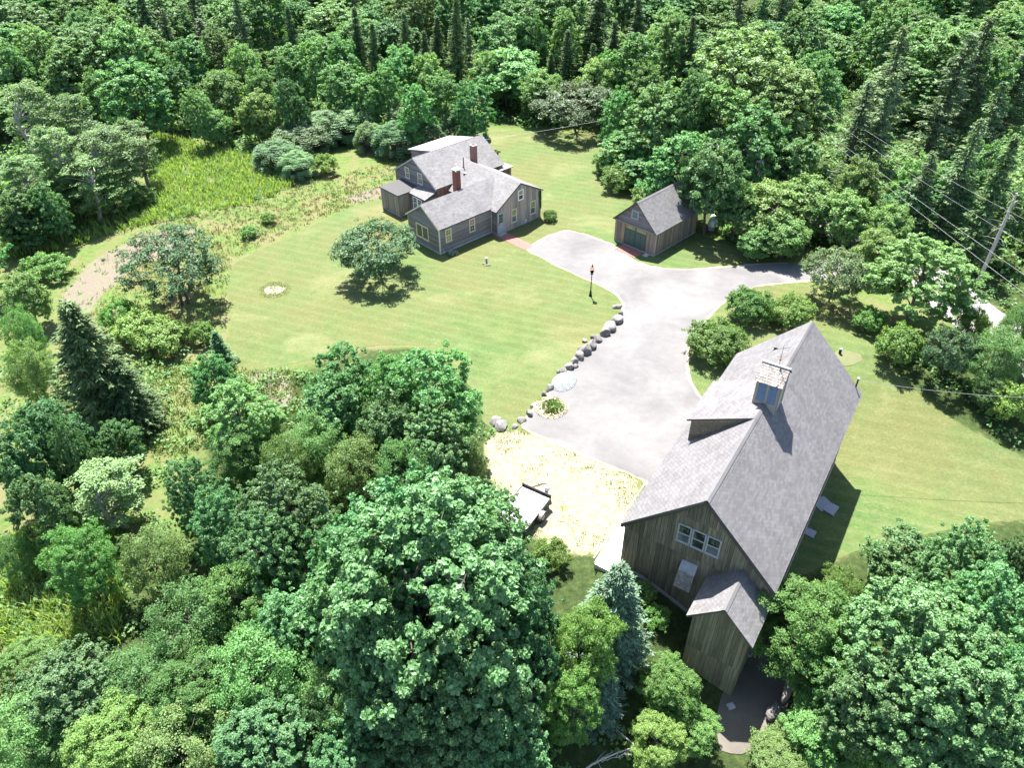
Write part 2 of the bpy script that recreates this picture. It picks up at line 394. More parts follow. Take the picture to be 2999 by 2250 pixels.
class MB:
    """collects shapes, builds ONE mesh"""

    def __init__(s):
        s.V, s.F = [], []

    def add(s, V, F):
        k = len(s.V)
        s.V += [tuple(v) for v in V]
        s.F += [tuple(i + k for i in f) for f in F]
        return s

    def box(s, x0, x1, y0, y1, z0, z1):
        V = [(x0, y0, z0), (x1, y0, z0), (x1, y1, z0), (x0, y1, z0), (x0, y0, z1), (x1, y0, z1), (x1, y1, z1), (x0, y1, z1)]
        return s.add(V, [(3, 2, 1, 0), (4, 5, 6, 7), (0, 1, 5, 4), (1, 2, 6, 5), (2, 3, 7, 6), (3, 0, 4, 7)])

    def prism(s, P, d):
        """polygon P (list of 3D points) extruded by vector d"""
        n = len(P)
        P = [Vector(p) for p in P]
        d = Vector(d)
        V = P + [p + d for p in P]
        F = [tuple(range(n - 1, -1, -1)), tuple(range(n, 2 * n))]
        F += [(i, (i + 1) % n, n + (i + 1) % n, n + i) for i in range(n)]
        return s.add(V, F)

    def tube(s, pts, rad, k=8, cap=True):
        pts = [Vector(p) for p in pts]
        if not isinstance(rad, (list, tuple)):
            rad = [rad] * len(pts)
        base = len(s.V)
        prev = None
        for i, p in enumerate(pts):
            d = (pts[min(i + 1, len(pts) - 1)] - pts[max(i - 1, 0)]).normalized()
            ref = prev if prev is not None else (Vector((1, 0, 0)) if abs(d.x) < .9 else Vector((0, 1, 0)))
            a = (ref - d * ref.dot(d)).normalized()
            b = d.cross(a)
            prev = a
            for j in range(k):
                t = 2 * math.pi * j / k
                s.V.append(tuple(p + (a * math.cos(t) + b * math.sin(t)) * rad[i]))
        for i in range(len(pts) - 1):
            for j in range(k):
                s.F.append((base + i * k + j, base + i * k + (j + 1) % k, base + (i + 1) * k + (j + 1) % k, base + (i + 1) * k + j))
        if cap:
            s.F.append(tuple(base + j for j in range(k - 1, -1, -1)))
            s.F.append(tuple(base + (len(pts) - 1) * k + j for j in range(k)))
        return s

    def build(s, name, mat, parent=None, smooth=False, loc=None, rot=None):
        me = mesh(name, s.V, s.F, mat)
        if smooth:
            me.polygons.foreach_set("use_smooth", [True] * len(me.polygons))
        return obj(name, me, parent, loc, rot)


def inside(poly, x, y):
    """vectorised point in polygon"""
    x, y = np.asarray(x, float), np.asarray(y, float)
    r = np.zeros(x.shape, bool)
    n = len(poly)
    for i in range(n):
        x0, y0 = poly[i]
        x1, y1 = poly[(i + 1) % n]
        if y0 == y1:
            continue
        c = ((y0 > y) != (y1 > y)) & (x < (x1 - x0) * (y - y0) / (y1 - y0) + x0)
        r ^= c
    return r


def edge_dist(poly, x, y):
    x, y = np.asarray(x, float), np.asarray(y, float)
    d = np.full(x.shape, 1e9)
    n = len(poly)
    for i in range(n):
        ax, ay = poly[i]
        bx, by = poly[(i + 1) % n]
        vx, vy = bx - ax, by - ay
        t = np.clip(((x - ax) * vx + (y - ay) * vy) / (vx * vx + vy * vy + 1e-9), 0, 1)
        d = np.minimum(d, np.hypot(x - ax - t * vx, y - ay - t * vy))
    return d


def smooth_poly(poly, step=.35, rounds=2, cut=9.0):
    P = [np.array(q, float) for q in poly]
    for _ in range(rounds):                 # Chaikin corner cutting
        Q = []
        for i in range(len(P)):
            a, b = P[i], P[(i + 1) % len(P)]
            L = np.linalg.norm(b - a)
            k = min(.2, cut / max(L, 1e-6))
            Q += [a * (1 - k) + b * k, a * k + b * (1 - k)]
        P = Q
    out = []
    for i in range(len(P)):
        a, b = P[i], P[(i + 1) % len(P)]
        m = max(1, int(np.linalg.norm(b - a) / step))
        out += [tuple(a + (b - a) * k / m) for k in range(m)]
    return out


def offset_poly(poly, d):
    """grow (d>0) a polygon along its outward normals"""
    P = np.array(poly)
    ar = .5 * np.sum(P[:, 0] * np.roll(P[:, 1], -1) - np.roll(P[:, 0], -1) * P[:, 1])
    t = np.roll(P, -1, 0) - np.roll(P, 1, 0)
    t /= np.linalg.norm(t, axis=1)[:, None] + 1e-9
    n = np.stack([t[:, 1], -t[:, 0]], 1) * (1 if ar > 0 else -1)
    return [tuple(q) for q in P + n * d]


def sheet(name, poly, lift, mat, grid=1.0, jitter=0.0, seed=0):
    """a ground sheet that follows the terrain inside a polygon"""
    rng = np.random.default_rng(seed)
    P = np.array(poly)
    if jitter:
        P = P + rng.normal(0, jitter, P.shape)
    x0, y0 = P.min(0)
    x1, y1 = P.max(0)
    gx, gy = np.meshgrid(np.arange(x0, x1, grid), np.arange(y0, y1, grid))
    gx, gy = gx.ravel(), gy.ravel()
    k = inside(P, gx, gy) & (edge_dist(P, gx, gy) > grid * .35)
    pts = [Vector(q) for q in P.tolist()] + [Vector(q) for q in np.stack([gx[k], gy[k]], 1).tolist()]
    n = len(P)
    vo, eo, fo, *_ = delaunay_2d_cdt(pts, [], [list(range(n))], 1, 1e-5)
    V = [(v.x, v.y, gz(v.x, v.y) + lift) for v in vo]
    F = []
    for f in fo:
        a, b, c = (vo[i] for i in f[:3])
        F.append(f if (b - a).cross(c - a) > 0 else f[::-1])
    return obj(name, mesh(name, V, F, mat))
# ------------------------------------------------------------------ ground materials
def ground_material():
    m, nt, b = new_mat("rough ground")
    p = pos(nt)
    at = N(nt, "ShaderNodeAttribute", attribute_name="zone")
    sep = N(nt, "ShaderNodeSeparateColor")
    nt.links.new(at.outputs["Color"], sep.inputs[0])
    n1, n2, n3 = noise(nt, p, .35, 5), noise(nt, p, 2.6, 5, .65), noise(nt, p, 14, 4, .7)
    mead = ramp(nt, n2, [(.3, (.060, .105, .025)), (.5, (.092, .138, .038)), (.7, (.135, .155, .060))])
    mead = mixc(nt, ramp(nt, n1, [(.42, g3(0)), (.62, g3(.8))]), mead, (.150, .132, .066))
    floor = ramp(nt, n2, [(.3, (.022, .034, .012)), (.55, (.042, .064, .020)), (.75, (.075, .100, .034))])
    dirt = ramp(nt, n3, [(.3, (.115, .092, .074)), (.55, (.170, .142, .118)), (.75, (.215, .190, .160))])
    dirt = mixc(nt, ramp(nt, n2, [(.5, g3(0)), (.64, g3(.75))]), dirt, (.135, .165, .062))
    sand = ramp(nt, n2, [(.25, (.30, .262, .20)), (.5, (.255, .232, .155)), (.68, (.135, .155, .062))])
    sand = mixc(nt, ramp(nt, n3, [(.4, g3(0)), (.7, g3(.35))]), sand, (.36, .325, .26))

    def edge(ch):
        a = N(nt, "ShaderNodeMath", operation='ADD')
        s = N(nt, "ShaderNodeMath", operation='MULTIPLY_ADD')
        nt.links.new(n2, s.inputs[0])
        s.inputs[1].default_value, s.inputs[2].default_value = .9, -.45
        nt.links.new(ch, a.inputs[0])
        nt.links.new(s.outputs[0], a.inputs[1])
        return ramp(nt, a.outputs[0], [(.40, g3(0)), (.60, g3(1))])
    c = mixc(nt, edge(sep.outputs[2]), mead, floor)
    c = mixc(nt, edge(sep.outputs[0]), c, dirt)
    c = mixc(nt, edge(sep.outputs[1]), c, sand)
    nt.links.new(c, b.inputs["Base Color"])
    b.inputs["Roughness"].default_value = .95
    b.inputs["Specular IOR Level"].default_value = .1
    bump(nt, b, n3, .8, .12)
    return m


def lawn_material():
    m, nt, b = new_mat("mown lawn")
    p = pos(nt)
    n1, n2 = noise(nt, p, .11, 5, .6, .3), noise(nt, p, .6, 5, .65, .2)
    n3, n4 = noise(nt, p, 5.5, 4, .7), noise(nt, p, 26, 3, .7)
    c = ramp(nt, n2, [(.28, (.046, .084, .024)), (.5, (.066, .108, .032)), (.72, (.090, .124, .043))])
    c = mixc(nt, ramp(nt, n1, [(.40, g3(0)), (.60, g3(.65))]), c, (.100, .102, .039))
    n6 = noise(nt, scaled(nt, p, (1, 1, 1)), .055, 4, .6, .4)
    c = mixc(nt, ramp(nt, n6, [(.48, g3(0)), (.64, g3(.5))]), c, mixc(nt, .5, c, (.125, .092, .036)))
    n7 = noise(nt, scaled(nt, p, (.6, 1, 1)), .16, 5, .65, .3)
    c = mixc(nt, ramp(nt, n7, [(.55, g3(0)), (.72, g3(.7))]), c, (.165, .160, .078))
    mp = N(nt, "ShaderNodeMapping")
    mp.inputs["Rotation"].default_value = (0, 0, .38)
    nt.links.new(p, mp.inputs["Vector"])
    # mowing passes: fine, nearly straight bands and streaks of clippings
    w = N(nt, "ShaderNodeTexWave", wave_type='BANDS', bands_direction='Y')
    nt.links.new(mp.outputs[0], w.inputs["Vector"])
    w.inputs["Scale"].default_value = .28
    w.inputs["Distortion"].default_value = 1.6
    w.inputs["Detail"].default_value = 3
    w.inputs["Detail Scale"].default_value = .35
    c = mixc(nt, ramp(nt, w.outputs["Fac"], [(.45, g3(0)), (.95, g3(.22))]), c, (.135, .142, .062))
    n5 = noise(nt, scaled(nt, mp.outputs[0], (.18, 1.0, 1)), .9, 5, .65, .2)
    c = mixc(nt, ramp(nt, n5, [(.55, g3(0)), (.74, g3(.45))]), c, (.112, .092, .036))
    st = noise(nt, scaled(nt, mp.outputs[0], (.7, 2.6, 1)), 2.4, 6, .75, .3)
    c = mixc(nt, ramp(nt, st, [(.56, g3(0)), (.70, g3(.7))]), c, (.170, .162, .088))
    cl = noise(nt, p, 1.7, 4, .7, .2)
    c = mixc(nt, ramp(nt, cl, [(.60, g3(0)), (.72, g3(.55))]), c, (.060, .110, .040))
    c = mixc(nt, .5, c, ramp(nt, n3, [(.3, g3(.33)), (.7, g3(.67))]), 'OVERLAY')
    c = mixc(nt, .45, c, ramp(nt, n4, [(.3, g3(.28)), (.7, g3(.72))]), 'OVERLAY')
    nt.links.new(c, b.inputs["Base Color"])
    b.inputs["Roughness"].default_value = .9
    b.inputs["Specular IOR Level"].default_value = .15
    bump(nt, b, n4, .6, .06)
    return m


def asphalt_material(name, lo, hi):
    m, nt, b = new_mat(name)
    p = pos(nt)
    n1, n2, n3 = noise(nt, p, .22, 4, .55, .5), noise(nt, p, 1.5, 5, .65), noise(nt, p, 40, 2)
    c = ramp(nt, n1, [(.3, lo), (.65, hi)])
    c = mixc(nt, .3, c, ramp(nt, n2, [(.3, g3(.35)), (.7, g3(.62))]), 'OVERLAY')
    c = mixc(nt, .18, c, n3, 'OVERLAY')
    nt.links.new(c, b.inputs["Base Color"])
    b.inputs["Roughness"].default_value = .85
    b.inputs["Specular IOR Level"].default_value = .3
    bump(nt, b, n3, .25, .01)
    return m


M_GROUND, M_LAWN = ground_material(), lawn_material()
M_DRIVE = asphalt_material("sun bleached asphalt", (.098, .092, .094), (.146, .140, .138))
M_ROAD = asphalt_material("road asphalt", (0.161, 0.158, 0.154), (0.224, 0.217, 0.210))
M_DARKGRAVEL = asphalt_material("dark yard gravel", (.08, .07, .06), (.13, .115, .095))
M_VERGE = asphalt_material("dry verge", (0.232, 0.203, 0.139), (0.300, 0.270, 0.195))

DRIVE_S = smooth_poly(DRIVE, .4, 2, .35)
LAWN_S = smooth_poly(LAWN, .8, 2)
SAND_S = smooth_poly(SAND, .8, 1)


def build_ground():
    xs = np.concatenate([[-900, -400, -220], np.arange(-135, 135.1, 1.25), [220, 400, 900]])
    ys = np.concatenate([[-300, -80, -20], np.arange(0, 200.1, 1.25), [260, 420, 900, 1500]])
    X, Y = np.meshgrid(xs, ys)
    x, y = X.ravel(), Y.ravel()
    rng = np.random.default_rng(3)
    z = ground_z(x, y)
    il = inside(LAWN_S, x, y)
    dl = edge_dist(LAWN_S, x, y)
    deep = il & (dl > 1.6)
    z = np.where(deep, z - .22, z)
    z = z + np.where(il | (dl < 2.0) | (np.hypot(x - 13, y - 21) < 9), 0, rng.normal(0, .07, x.shape))
    nx, ny = len(xs), len(ys)
    i = np.arange(nx * ny).reshape(ny, nx)
    Q = np.stack([i[:-1, :-1], i[:-1, 1:], i[1:, 1:], i[1:, :-1]], -1).reshape(-1, 4)
    me = big_mesh("ground", np.stack([x, y, z], 1), Q, M_GROUND, True)

    def soft(poly, w):
        return np.clip(.5 + np.where(inside(poly, x, y), 1, -1) * edge_dist(poly, x, y) / (2 * w), 0, 1)
    dirt = np.max([soft(q, 1.2) for q in DIRT], 0)
    sand = soft(SAND_S, .8)
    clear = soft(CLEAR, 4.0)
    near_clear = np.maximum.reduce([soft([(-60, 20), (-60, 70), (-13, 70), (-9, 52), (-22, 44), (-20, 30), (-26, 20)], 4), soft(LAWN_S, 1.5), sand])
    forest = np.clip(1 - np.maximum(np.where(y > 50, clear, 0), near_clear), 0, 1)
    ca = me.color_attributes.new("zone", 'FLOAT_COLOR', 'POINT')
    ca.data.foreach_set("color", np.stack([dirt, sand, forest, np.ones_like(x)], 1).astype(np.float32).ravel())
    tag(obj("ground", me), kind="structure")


build_ground()
tag(sheet("lawn", LAWN_S, .012, M_LAWN, 1.25), kind="structure")
tag(sheet("verge", offset_poly(DRIVE_S, .22), .022, M_VERGE, 1.5, .05, 2), kind="structure")
tag(sheet("driveway", DRIVE_S, .032, M_DRIVE, 1.5, .035, 3), kind="structure")
tag(sheet("yard", smooth_poly(YARD, .6, 2), .03, M_DARKGRAVEL, .8, .05, 4), kind="structure")


def build_road():
    c = [np.array(q) for q in [(26, 100), (31, 84)] + ROAD[1:4] + [(42.5, 46), (44, 34), (45, 15)]]
    L, Rr = [], []
    for i, q in enumerate(c):
        t = c[min(i + 1, len(c) - 1)] - c[max(i - 1, 0)]
        t = t / np.linalg.norm(t)
        n = np.array([-t[1], t[0]])
        L.append(tuple(q + n * 2.7))
        Rr.append(tuple(q - n * 2.7))
    tag(sheet("road", smooth_poly(L + Rr[::-1], .9, 1), .045, M_ROAD, 1.5), kind="structure")


build_road()

# ------------------------------------------------------------------ foliage building
def unit(v):
    return v / (np.linalg.norm(v, axis=-1, keepdims=True) + 1e-9)


def leaf_quads(C, Nrm, L, Wd, rng, T=None):
    """diamond leaves at C with normals Nrm; returns verts, quads"""
    n = len(C)
    if T is None:
        T = rng.normal(size=(n, 3))
    T = unit(T - (T * Nrm).sum(1, keepdims=True) * Nrm)
    B = np.cross(Nrm, T)
    L = np.broadcast_to(L, n)[:, None]
    Wd = np.broadcast_to(Wd, n)[:, None]
    dr = Nrm * (L * rng.uniform(-.22, .05, (n, 1)))
    V = np.stack([C - T * L * .5 + dr, C + B * Wd * .5, C + T * L * .5 + dr * 1.3, C - B * Wd * .5], 1).reshape(-1, 3)
    return V, np.arange(4 * n).reshape(n, 4)


def limb_mesh(mb, a, b, r0, r1, rng, k=6, wob=.06):
    a, b = np.array(a, float), np.array(b, float)
    n = 4
    L = np.linalg.norm(b - a)
    P, Rr = [], []
    for i in range(n + 1):
        t = i / n
        q = a + (b - a) * t + rng.normal(0, wob * L, 3) * (t * (1 - t) * 2) + np.array([0, 0, .10 * L * math.sin(math.pi * t)])
        P.append(tuple(q))
        Rr.append(r0 + (r1 - r0) * t)
    mb.tube(P, Rr, k, False)


def broadleaf(seed, h, R, base=.28, lobes=14, clumps=420, per=60, leaf=.2, cr=.5, lobe_r=.40, up=.55, flat=.8, top=1.0, bare=.0, stems=1, narrow=1.0, lw=.72, span=1.82):
    """a trunk with limbs to lobes; every lobe is a shell of leaf clumps"""
    rng = np.random.default_rng(seed)
    Hc = h * (1 - base)
    cz = h * base + Hc * .5
    ext = np.array([R, R, Hc * .5])
    LC, LR = [], []
    for i in range(lobes):
        ph = i * 2.39996 + rng.uniform(-.4, .4)
        z = 1 - span * (i + .5) / lobes                     # from the top downwards
        rr = math.sqrt(max(0, 1 - z * z)) * (1 if z > 0 else narrow)
        d = np.array([rr * math.cos(ph), rr * math.sin(ph), z * top])
        lr = R * lobe_r * rng.uniform(.55, 1.28)
        LC.append(np.array([0, 0, cz]) + d * (ext - lr * .82) * rng.uniform(.82, 1.05))
        LR.append(lr)
    LC, LR = np.array(LC), np.array(LR)
    w = LR ** 2 / (LR ** 2).sum()
    cc = []
    for i in range(lobes):
        n = max(3, int(clumps * w[i]))
        d = unit(rng.normal(size=(n * 3, 3)))
        out = unit(LC[i] - np.array([0, 0, cz - Hc * .25]))
        keep = (d @ out > -.35) & (d[:, 2] > -.55)
        d = d[keep][:n]
        cc.append(LC[i] + d * np.array([1, 1, flat]) * LR[i] * np.where(rng.random((len(d), 1)) < .16, rng.uniform(1.08, 1.42, (len(d), 1)), rng.uniform(.62, 1.10, (len(d), 1))))
    cc = np.concatenate(cc)
    if bare:
        cc = cc[rng.random(len(cc)) > bare]
    n = len(cc)
    crs = cr * rng.uniform(.6, 1.35, n)
    cnt = np.maximum(6, (per * (crs / cr) ** 2).astype(int))
    idx = np.repeat(np.arange(n), cnt)
    off = unit(rng.normal(size=(len(idx), 3))) * (rng.random((len(idx), 1)) ** .45)
    off[:, 2] = off[:, 2] * .55
    # tilt every clump along its outward direction
    C = cc[idx] + off * crs[idx][:, None]
    outw = unit(cc - np.array([0, 0, cz - Hc * .2]))[idx]
    nr = unit(outw * .5 + np.array([0, 0, up]) + off * .35 + rng.normal(size=C.shape) * .42)
    ls = leaf * rng.uniform(.5, 1.4, len(C)) * rng.uniform(.8, 1.2, n)[idx]
    V, Q = leaf_quads(C, nr, ls, ls * lw, rng)
    mb = MB()
    r0 = .035 * h ** .9 * .6
    for s in range(stems):
        a = 2 * math.pi * s / stems
        foot = np.array([math.cos(a), math.sin(a), 0]) * (.0 if stems == 1 else .25)
        lean = rng.normal(0, .03 * h, 2)
        topz = cz + Hc * .18
        mid = foot + np.array([lean[0], lean[1], topz * .5])
        tp = foot * 3 + np.array([lean[0] * 1.4, lean[1] * 1.4, topz])
        mb.tube([foot + [0, 0, -.5], foot + [0, 0, .15], mid, tp], [r0 * 1.35, r0, r0 * .75, r0 * .35], 7, False)
        for i in range(s, lobes, stems):
            t = float(np.clip((LC[i][2] - LR[i] * 1.4) / topz, .32, .92))
            st = foot + (mid - foot) * (t / .5) if t < .5 else mid + (tp - mid) * ((t - .5) / .5)
            limb_mesh(mb, st, LC[i], r0 * .38, r0 * .10, rng)
            for _ in range(3):
                k = rng.integers(n)
                d2 = np.linalg.norm(cc - LC[i], axis=1)
                k = rng.choice(np.argsort(d2)[:30]) if n > 30 else k
                limb_mesh(mb, LC[i], cc[k], r0 * .12, r0 * .04, rng, 4)
    return (V, Q), mb


def conifer(seed, h, R, whorl=.33, per=8, base=.06, droop=.28, sprig=.36, dens=1.0, gap=.0, power=.8, bare_low=.0):
    rng = np.random.default_rng(seed)
    Cs, Ts, Ns, Ls = [], [], [], []
    mb = MB()
    r0 = .018 * h + .03
    lean = rng.normal(0, .012 * h, 2)
    mb.tube([(0, 0, -.4), (0, 0, .1), (lean[0] * .5, lean[1] * .5, h * .5), (lean[0], lean[1], h * .985)], [r0 * 1.3, r0, r0 * .6, .015], 7, False)
    z = h * base
    while z < h * .985:
        f = z / h
        L0 = R * (1 - f) ** power + .10
        for k in range(per):
            if rng.random() < gap:
                continue
            ph = rng.uniform(0, 2 * math.pi)
            L = L0 * rng.uniform(.68, 1.12) * (rng.uniform(.3, .9) if f < bare_low else 1)
            dr = droop * (1 - f * .9) * rng.uniform(.7, 1.3)
            d = np.array([math.cos(ph), math.sin(ph), 0])
            side = np.array([-d[1], d[0], 0])
            m = max(3, int(L / (.115 / dens)))
            t = (np.arange(m) + rng.random(m)) / m
            ax = np.stack([d[0] * L * t, d[1] * L * t, L * (-dr * t + dr * .75 * t ** 2.2)], 1) + np.array([lean[0] * f, lean[1] * f, z + rng.normal(0, .1)])
            if rng.random() < .4:
                mb.tube([ax[0], ax[m // 2], ax[-1]], [.03, .02, .008], 3, False)
            spread = (.24 + .30 * L * .4) * np.sin(np.clip(t * 1.05 + .18, 0, 1) * math.pi) + .07
            for sgn in (-1, 1, 0):
                off = side * (sgn * spread * rng.uniform(.35, 1, m))[:, None]
                c = ax + off + rng.normal(0, .035, (m, 3)) - np.array([0, 0, 1]) * (np.abs(sgn) * spread * .25)[:, None]
                Cs.append(c)
                Ts.append(d + side * sgn * .8 + rng.normal(0, .22, (m, 3)) + np.array([0, 0, -.05]))
                Ns.append(np.array([0, 0, 1.0]) + rng.normal(0, .38, (m, 3)) + d * .25)
                Ls.append(sprig * rng.uniform(.7, 1.3, m) * (.75 + .25 * min(1, L)))
        z += whorl * rng.uniform(.8, 1.2) * (1 - .35 * f)
    C, T, Nr, L = np.concatenate(Cs), np.concatenate(Ts), unit(np.concatenate(Ns)), np.concatenate(Ls)
    V, Q = leaf_quads(C, Nr, L, L * .30, rng, T)
    return (V, Q), mb


def sumac(seed, h, R):
    """many bare stems under a roof of long drooping compound leaves"""
    rng = np.random.default_rng(seed)
    mb = MB()
    Cs, Ts, Ns, Ls = [], [], [], []
    heads = 62
    for i in range(heads + 34):
        low = i >= heads
        r = R * (math.sqrt((i + .5) / heads) if not low else rng.uniform(.9, 1.1))
        ph = i * 2.39996 + rng.uniform(-.3, .3)
        top = h * (1 - .30 * (r / R) ** 2.2) * rng.uniform(.80, 1.08) if not low else h * rng.uniform(.15, .6)
        q = np.array([r * math.cos(ph), r * math.sin(ph), top])
        foot = q * np.array([.45, .45, 0]) + rng.normal(0, .15, 3) * np.array([1, 1, 0])
        limb_mesh(mb, foot - [0, 0, .2], q, .05, .02, rng, 4, .03)
        for tier in range(2):
            n = 11
            a = rng.uniform(0, 2 * math.pi) + np.arange(n) * 2 * math.pi / n + rng.normal(0, .12, n)
            fl = rng.uniform(.42, .68, n)
            for k in range(4):
                t = (k + .5) / 4
                d = np.stack([np.cos(a), np.sin(a), np.zeros(n)], 1)
                c = q + d * (fl * t)[:, None] + np.array([0, 0, 1]) * (.16 * np.sin(t * 2.2) - .42 * t * t - tier * .28)
                for sg in (-1, 1):
                    sd = np.stack([-d[:, 1], d[:, 0], np.zeros(n)], 1) * sg
                    Cs.append(c + sd * .085)
                    Ts.append(d * .55 + sd + rng.normal(0, .15, (n, 3)))
                    Ns.append(np.array([0, 0, 1.0]) + d * .45 + rng.normal(0, .22, (n, 3)))
                    Ls.append(np.full(n, .21) * rng.uniform(.8, 1.2, n))
    C, T, Nr, L = np.concatenate(Cs), np.concatenate(Ts), unit(np.concatenate(Ns)), np.concatenate(Ls)
    V, Q = leaf_quads(C, Nr, L, L * .42, rng, T)
    return (V, Q), mb


# leaf colours
LM = dict(
    M=leaf_mat("maple leaves", (.062, .158, .048), (.106, .248, .074), (.182, .345, .128), .42),
    G=leaf_mat("glossy maple leaves", (.055, .150, .052), (.094, .232, .080), (.170, .330, .145), .38, .48, .4),
    D=leaf_mat("dark maple leaves", (0.046, 0.128, 0.041), (0.078, 0.193, 0.061), (0.146, 0.281, 0.110), .38),
    O=leaf_mat("oak leaves", (0.071, 0.159, 0.049), (0.120, 0.242, 0.076), (0.207, 0.342, 0.140), .40),
    W=leaf_mat("thicket leaves", (.078, .168, .045), (.130, .255, .075), (.212, .348, .135), .44, .6, .35),
    T=leaf_mat("aspen leaves", (0.104, 0.189, 0.061), (0.161, 0.271, 0.095), (0.244, 0.366, 0.159), .44),
    L=leaf_mat("yellow green leaves", (.072, .168, .036), (.114, .245, .056), (.185, .325, .095), .44, .55, .4),
    K=leaf_mat("dark apple leaves", (.034, .078, .026), (.056, .115, .040), (.100, .170, .076), .28),
    A=leaf_mat("apple leaves", (.052, .104, .038), (.084, .155, .062), (.145, .225, .115), .30),
    B=leaf_mat("bush leaves", (0.088, 0.183, 0.037), (0.140, 0.268, 0.059), (0.220, 0.348, 0.104), .42),
    SU=leaf_mat("sumac leaves", (.080, .185, .066), (.130, .262, .105), (.235, .375, .195), .36),
    S=leaf_mat("spruce needles", (.045, .100, .036), (.078, .152, .052), (.135, .225, .085), .24, .6, .3),
    X=leaf_mat("thin spruce needles", (0.067, 0.122, 0.054), (0.110, 0.183, 0.078), (0.177, 0.262, 0.122), .26, .6, .3),
    E=leaf_mat("blue spruce needles", (.050, .098, .060), (.088, .155, .096), (.150, .232, .155), .22, .6, .3),
)
M_BARK = board_mat("bark", (.055, .045, .038), (.15, .125, .105), None, 'Z', 1.0, .95)
M_BIRCH = board_mat("pale bark", (.20, .18, .16), (.46, .43, .39), None, 'Z', 1.0, .9)

SPECIES = {   # name, category, phrase
    'M': ("maple_tree", "tree", "broad green maple"), 'G': ("maple_tree", "tree", "large glossy maple"), 'D': ("broadleaf_tree", "tree", "dark leafy tree"),
    'O': ("oak_tree", "tree", "spreading oak"), 'W': ("thicket_tree", "tree", "bushy light green tree"), 'T': ("aspen_tree", "tree", "slender pale aspen"),
    'L': ("ash_tree", "tree", "yellow green feathery tree"), 'A': ("apple_tree", "tree", "grey green apple tree"), 'K': ("apple_tree", "tree", "tall dark open crowned apple tree"), 'B': ("shrub", "shrub", "low leafy shrub"), 'H': ("shrub", "shrub", "clipped rounded shrub"),
    'SU': ("sumac", "shrub", "flat topped sumac"), 'S': ("spruce_tree", "tree", "dark pointed spruce"), 'X': ("spruce_tree", "tree", "thin bare trunked spruce"), 'E': ("blue_spruce", "tree", "blue green spruce"),
}
PROTO = {}


def proto(key, mat, bark, spec, h, R):
    (V, Q), mb = spec
    PROTO[key] = dict(crown=big_mesh("crown", V, Q, LM[mat]), trunk=mesh("trunk", mb.V, mb.F, bark), h=h, R=R)


for i in range(3):   # near, full of leaves
    proto(('G', i), 'G', M_BARK, broadleaf(100 + i, 10, 4.2, .06, 20, 1000, 66, .175, .27, .40, .55, .9), 10, 4.2)
for i in range(3):
    proto(('Mn', i), 'M', M_BARK, broadleaf(110 + i, 8, 3.2, .05, 16, 640, 52, .165, .26, .40), 8, 3.2)
for i in range(3):
    proto(('Wn', i), 'W', M_BARK, broadleaf(120 + i, 6, 3.0, .04, 26, 800, 42, .125, .38, .34, .5, 1.0, 1.0, .25, 4), 6, 3.0)
for i in range(2):
    proto(('L', i), 'L', M_BARK, broadleaf(130 + i, 7, 2.8, .05, 18, 800, 50, .135, .27, .36, .5, .85, .9, .08, 2, lw=.5), 7, 2.8)
for i in range(4):
    proto(('M', i), 'M', M_BARK, broadleaf(140 + i, 10, 3.4, .05, 15, 400, 40, .26, .37, .42), 10, 3.4)
for i in range(2):
    proto(('D', i), 'D', M_BARK, broadleaf(150 + i, 8, 3.2, .05, 15, 420, 42, .22, .34, .42), 8, 3.2)
for i in range(2):
    proto(('O', i), 'O', M_BARK, broadleaf(160 + i, 14, 5.2, .08, 26, 700, 42, .27, .42, .33), 14, 5.2)
for i in range(3):
    proto(('W', i), 'W', M_BARK, broadleaf(170 + i, 7, 3.2, .03, 24, 460, 38, .24, .44, .32, .5, .85, .9, .08, 3), 7, 3.2)
for i in range(2):
    proto(('T', i), 'T', M_BIRCH, broadleaf(180 + i, 14, 2.3, .10, 34, 560, 26, .19, .40, .36, .4, .95, 1, .22, 1, .9), 14, 2.3)
for i in range(2):
    proto(('A', i), 'A', M_BARK, broadleaf(190 + i, 5.6, 3.7, .14, 32, 640, 34, .17, .36, .26, .5, .85, .8, .14), 5.6, 3.7)
proto(('K', 0), 'K', M_BARK, broadleaf(195, 7.5, 3.8, .14, 34, 620, 30, .17, .36, .26, .5, 1.0, .95, .22, 2), 7.5, 3.8)
for i in range(2):
    proto(('B', i), 'B', M_BARK, broadleaf(200 + i, 2.8, 1.9, .02, 14, 280, 38, .14, .28, .36, .5, .9, .9, .05, 4), 2.8, 1.9)
for i in range(2):
    proto(('H', i), 'B', M_BARK, broadleaf(205 + i, 2.8, 2.2, .0, 18, 460, 38, .13, .26, .34, .5, .9, .9, .0, 4), 2.8, 2.2)
for i in range(2):
    proto(('SU', i), 'SU', M_BARK, sumac(210 + i, 3.8, 2.4), 3.8, 2.4)
for i in range(3):
    proto(('S', i), 'S', M_BARK, conifer(220 + i, 13, 2.5, .40, 8, .05, .30, .50, .60, .06, .70), 13, 2.5)
proto(('Sn', 0), 'S', M_BARK, conifer(226, 10, 3.0, .24, 10, .03, .26, .32, 1.1, .05, .75), 10, 3.0)
proto(('Sn', 1), 'S', M_BARK, conifer(227, 9, 2.6, .24, 10, .03, .26, .32, 1.1, .05, .75), 9, 2.6)
for i in range(2):
    proto(('X', i), 'X', M_BARK, conifer(230 + i, 15, 2.4, .46, 7, .12, .34, .48, .65, .34, .6, .3), 15, 2.4)
proto(('E', 0), 'E', M_BARK, conifer(240, 8, 2.2, .20, 11, .02, .20, .26, 1.35, .03, .65), 8, 2.2)


